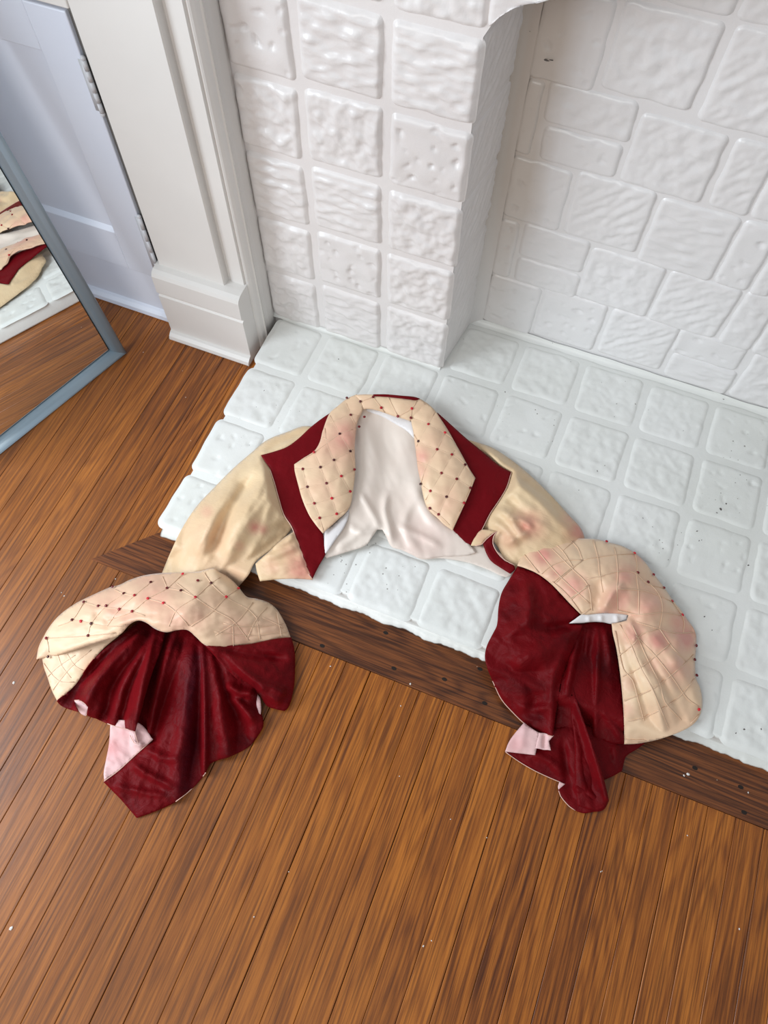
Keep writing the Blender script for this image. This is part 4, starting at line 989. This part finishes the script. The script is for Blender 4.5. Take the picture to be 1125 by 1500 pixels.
seams('pin_tuck', tkD, s_q, .0031, .0009, M_TUCK, cufR, q_out)
for p in N_([(612, 143), (722, 189), (796, 273), (775, 302), (837, 325), (869, 377), (909, 431), (963, 551), (957, 606), (965, 668), (974, 801), (735, 265)]): bead(*p, s_q, .002, cufR)
FOLDK[0] = 1.9
s_op = Cloth(Z(N_([(470, 462), (515, 432), (600, 426), (697, 430), (690, 455), (560, 460)]), [.080, .086, .088, .088, .082, .078]), folds=[(N_([(540, 435), (545, 462)]), .002, 3), (N_([(590, 430), (592, 465)]), .002, 3), (N_([(650, 430), (655, 462)]), .002, 3)])
patch('sleeve_lining', N_([(466, 464), (490, 446), (514, 430), (550, 426), (600, 422), (660, 424), (699, 430), (694, 452), (665, 462), (630, 466), (600, 460), (560, 458), (520, 462)]), s_op, M_WHITE, cufR, 2.4, off=.001, roll=(.001, 2))
s_r1 = Cloth(Z(N_([(262, 238), (340, 268), (430, 345), (514, 432)]), [.060, .078, .084, .082]) + Z(N_([(225, 300), (190, 400), (140, 550), (135, 600), (160, 680), (200, 760), (290, 855), (340, 890), (400, 905)]), [.056, .054, .052, .044, .030, .020, .012, .012, .016])
            + Z(N_([(300, 380), (380, 460), (260, 480), (280, 600), (360, 620), (320, 740), (400, 740)]), [.078, .080, .074, .068, .070, .042, .040]) + Z(N_([(470, 480), (450, 600)]), [.074, .06]),
            folds=[(N_([(300, 455), (400, 480), (490, 470)]), -.008, 8), (N_([(290, 300), (310, 400), (290, 480)]), .008, 10), (N_([(200, 520), (300, 470), (420, 470)]), .006, 9), (N_([(480, 470), (400, 560), (300, 600), (220, 680)]), .007, 12), (N_([(490, 480), (430, 600), (400, 700), (400, 900)]), .008, 9, 'fan'), (N_([(300, 640), (330, 740), (310, 840)]), -.006, 10), (N_([(200, 620), (280, 660), (380, 650)]), -.005, 8), (N_([(260, 780), (320, 800), (390, 790)]), .006, 6)],
            wrinkle=.005, wdir=40, wscale=(.05, .028), fine=.0018)
patch('velvet_lining', N_([(264, 238), (300, 250), (342, 268), (392, 305), (432, 345), (472, 388), (514, 430), (490, 448), (466, 464), (520, 470), (500, 530), (470, 600), (440, 680), (425, 760), (412, 830), (402, 906), (370, 900), (340, 890), (290, 855), (245, 812), (200, 760), (178, 722), (160, 680), (145, 642), (135, 600), (137, 572), (145, 545), (168, 500), (182, 470), (188, 400), (200, 345), (225, 300), (245, 268)]), s_r1, M_SHOT, cufR, 3, roll=(.004, 4), ground=ground, under=M_PINK, off=.001)
seams('piping', [N_([(165, 690), (200, 762), (245, 814), (290, 857), (340, 892), (402, 907)])], s_r1, -.003, .0009, M_PIPE, cufR)
# middle pleats hanging from the opening
s_r2 = Cloth(Z(N_([(500, 468), (632, 466), (664, 650), (680, 800), (683, 938)]), [.060, .064, .058, .038, .022]) + Z(N_([(560, 600), (600, 800), (620, 900), (560, 915), (460, 640), (440, 800)]), [.066, .044, .024, .018, .048, .028]),
            folds=[(N_([(560, 470), (545, 600), (540, 740), (540, 900)]), -.016, 10, 'fan'), (N_([(575, 470), (580, 560), (570, 700), (560, 900)]), .010, 6, 'fan'), (N_([(510, 475), (480, 600), (455, 740)]), .010, 8, 'fan'), (N_([(600, 470), (620, 560), (630, 640)]), .004, 5), (N_([(580, 790), (630, 850), (680, 930)]), .005, 7), (N_([(530, 475), (510, 600), (500, 700)]), -.012, 6, 'fan')],
            wrinkle=.0035, wdir=80, wscale=(.07, .02), fine=.0014)
patch('velvet_lining', N_([(480, 462), (520, 464), (560, 456), (600, 458), (634, 464), (640, 510), (652, 570), (665, 650), (673, 730), (680, 810), (683, 938), (660, 938), (640, 936), (600, 925), (562, 916), (540, 905), (500, 880), (460, 900), (400, 906), (410, 830), (425, 740), (440, 660), (470, 560)]), s_r2, M_SHOT, cufR, 3, roll=(.002, 4), ground=ground, under=M_PINK)
# lower tail
s_r3 = Cloth(Z(N_([(215, 968), (330, 1040), (430, 1085), (420, 1120), (470, 1190), (520, 1208), (600, 1196), (620, 1160), (590, 1080), (672, 1042), (690, 985), (760, 935)]), [.008, .005, .005, .005, .004, .004, .005, .007, .010, .006, .008, .010])
            + Z(N_([(400, 920), (480, 900), (600, 920), (640, 980), (380, 1000), (540, 1050)]), [.014, .020, .016, .014, .012, .02]), folds=[(N_([(300, 975), (380, 1000), (440, 1060)]), .005, 6), (N_([(440, 900), (450, 1000), (480, 1160)]), -.006, 6), (N_([(470, 1100), (540, 1130), (600, 1160)]), .004, 5), (N_([(640, 930), (650, 990), (670, 1040)]), .005, 6)],
            wrinkle=.0035, wdir=60, wscale=(.07, .03), fine=.0014)
patch('velvet_lining', N_([(214, 967), (250, 960), (330, 900), (400, 880), (480, 860), (600, 880), (690, 925), (762, 935), (735, 955), (690, 985), (680, 1012), (674, 1042), (640, 1062), (594, 1082), (608, 1120), (621, 1162), (600, 1196), (560, 1204), (522, 1209), (490, 1198), (465, 1180), (430, 1140), (422, 1118), (436, 1090), (390, 1068), (330, 1040), (270, 1006)]), s_r3, M_SHOT, cufR, 3, roll=(.002, 3), ground=ground, under=M_PINK)
seams('piping', [N_([(216, 969), (270, 1007), (330, 1042), (390, 1070), (438, 1090)]), N_([(424, 1120), (432, 1142), (466, 1182), (490, 1198)])], s_r3, -.001, .0008, M_PIPE, cufR)
# narrow raised centre pleat running to the tip
s_r4 = Cloth(Z(N_([(462, 690), (500, 800), (545, 900), (570, 1000), (620, 1160)]), [.050, .046, .040, .032, .012]) + Z(N_([(455, 760), (470, 900), (480, 1040), (490, 1180)]), [.030, .020, .014, .006]), folds=[(N_([(462, 690), (500, 800), (545, 920), (580, 1030), (612, 1150)]), .008, 5, 'open'), (N_([(470, 760), (510, 900), (540, 1050), (570, 1180)]), -.005, 6)], wrinkle=.003, wdir=70, wscale=(.08, .02), fine=.0012)
patch('velvet_lining', N_([(458, 680), (480, 720), (504, 795), (530, 865), (552, 935), (578, 1000), (602, 1075), (622, 1158), (600, 1190), (560, 1198), (500, 1180), (488, 1100), (486, 1000), (484, 900), (470, 800), (456, 730)]), s_r4, M_SHOT, cufR, 2.8, off=.004, roll=(.003, 4), ground=ground, under=M_PINK)
s_p1 = Cloth(Z(N_([(290, 855), (345, 893), (330, 980), (215, 965), (240, 910)]), [.014, .018, .014, .010, .010]), folds=[(N_([(290, 860), (280, 960)]), .002, 6)], wrinkle=.002, fine=.001)
patch('turned_up_hem', N_([(288, 853), (316, 874), (346, 893), (342, 930), (332, 981), (270, 974), (214, 967), (226, 935), (244, 906)]), s_p1, M_PINK, cufR, 2.6, off=.006, roll=(.001, 3), stains=[(755, 1090, 14, .4)])
s_p2 = Cloth(Z(N_([(346, 893), (404, 905), (386, 925), (393, 961), (335, 955)]), [.014, .018, .010, .016, .012]), folds=[(N_([(370, 895), (366, 960)]), -.003, 3)])
patch('turned_up_hem', N_([(345, 892), (375, 897), (405, 904), (386, 926), (394, 962), (362, 958), (333, 954)]), s_p2, M_PINK, cufR, 2.4, off=.011, roll=(.001, 2))
s_p3 = Cloth(Z(N_([(428, 1085), (450, 1095), (424, 1116)]), .008))
patch('turned_up_hem', N_([(428, 1084), (438, 1090), (450, 1094), (438, 1104), (424, 1116), (422, 1104)]), s_p3, M_PINK, cufR, 2.0, off=.004)

# ------------------------------------------------------------------ paint flakes on the boards
ch = bmesh.new(); vs = [ch.verts.new(p) for p in ((-.004, -.001, 0), (0, -.003, 0), (.0035, -.0008, .0006), (.002, .0025, 0), (-.0025, .002, .0009), (0, 0, .0016))]
for i in range(5): ch.faces.new((vs[i], vs[(i + 1) % 5], vs[5]))
ch.faces.new(vs[:5][::-1])
cme = bpy.data.meshes.new('paint_flake'); ch.to_mesh(cme); ch.free(); cme.materials.append(M_CHIP)
for (px, py, s_) in [(169, 848, .6), (94, 873, .7), (90, 868, .5), (20, 1000, 1.3), (16, 1360, 1.6), (484, 976, .7), (601, 1002, 1.0), (587, 1034, .6), (423, 1277, .5), (585, 1137, .5), (660, 1200, .5), (620, 1386, .8), (632, 1378, .6), (880, 1277, .6), (882, 1276, .4), (1007, 1224, .6), (1083, 1361, .8), (372, 1343, .6), (713, 1227, .5), (1008, 1134, 1.5), (1002, 1136, .9), (1096, 1161, .8), (272, 582, .5), (210, 516, .5)]:
    z0 = .0018 if (at_z(px, py)[1] > BY0 and at_z(px, py)[0] > -.7) else .0
    p = at_z(px, py, z0); o = bpy.data.objects.new('paint_flake', cme); C.objects.link(o); o.location = p; o.rotation_euler = (0, 0, random.uniform(0, 6)); o.scale = (s_ * .6,) * 3
    if z0: tag(o, 'white paint flake on the dark border board along the hearth', 'paint flake', 'paint flakes on the dark border board')
    else: tag(o, 'tiny white paint flake lying on the narrow oak floor boards', 'paint flake', 'paint flakes scattered on the oak boards')

# chipped spots where dark primer shows through the white paint
def chip_spot(c, ax, ay, r, parent, n=9):
    v = [Vector(c)]
    for k in range(n):
        a = 2 * math.pi * k / n; q = r * random.uniform(.45, 1.1)
        v.append(Vector(c) + ax * math.cos(a) * q + ay * math.sin(a) * q * .6)
    nrm = ax.cross(ay).normalized()
    v[0] = v[0] + nrm * .0004
    from_data('chipped_spot', v, [(0, k + 1, (k + 1) % n + 1) for k in range(n)], M_SPOT, parent, False)
M_SPOT = NT('dark_primer').done(srgb(92, 86, 82), .8)
for px, py, r in [(1056, 746, .006), (1064, 738, .004), (1050, 751, .003), (1021, 778, .004), (1024, 792, .003), (1028, 791, .002), (956, 772, .002), (1096, 828, .004), (875, 690, .003), (886, 682, .002), (848, 718, .002), (1090, 1068, .004), (1115, 1068, .003), (1078, 1074, .003), (740, 574, .003), (979, 820, .002), (1032, 903, .003), (520, 625, .002), (496, 526, .003), (387, 572, .0025), (365, 652, .002), (1043, 923, .002), (942, 759, .0025), (990, 1010, .002), (1001, 631, .002), (1003, 541, .004), (1060, 585, .003), (1012, 538, .003)]:
    q = Vector(at_z(px, py, .0488)); u_ = Vector((random.uniform(-1, 1), random.uniform(-1, 1), 0)).normalized(); chip_spot(q, u_, Vector((-u_.y, u_.x, 0)), r * .8, slab)
for px, py, r in [(800, 88, .006), (808, 88, .004), (776, 46, .0015)]:
    q = Vector(at_y(px, py, FB - .0095)); chip_spot(q, Vector((1, 0, 0)), Vector((0, 0, 1)) * .6, r, back)
# crumbling filler in the corner between plinth and hearth
bm = bmesh.new()
for k in range(16):
    c = at_z(366 + random.uniform(-3, 10), 520 - random.uniform(0, 26), .004)
    r = bmesh.ops.create_icosphere(bm, subdivisions=1, radius=random.uniform(.003, .007))
    for vv in r['verts']: vv.co = Vector((vv.co.x * random.uniform(.6, 1.2), vv.co.y * random.uniform(.6, 1.3), vv.co.z * .7)) + Vector((min(c[0], -.674), c[1], .004))
me = bpy.data.meshes.new('filler_crumbs'); bm.to_mesh(me); bm.free()
fc = link('filler_crumbs', me, NT('grey_filler').done(srgb(120, 114, 106), .9), floor); fc['kind'] = 'stuff'
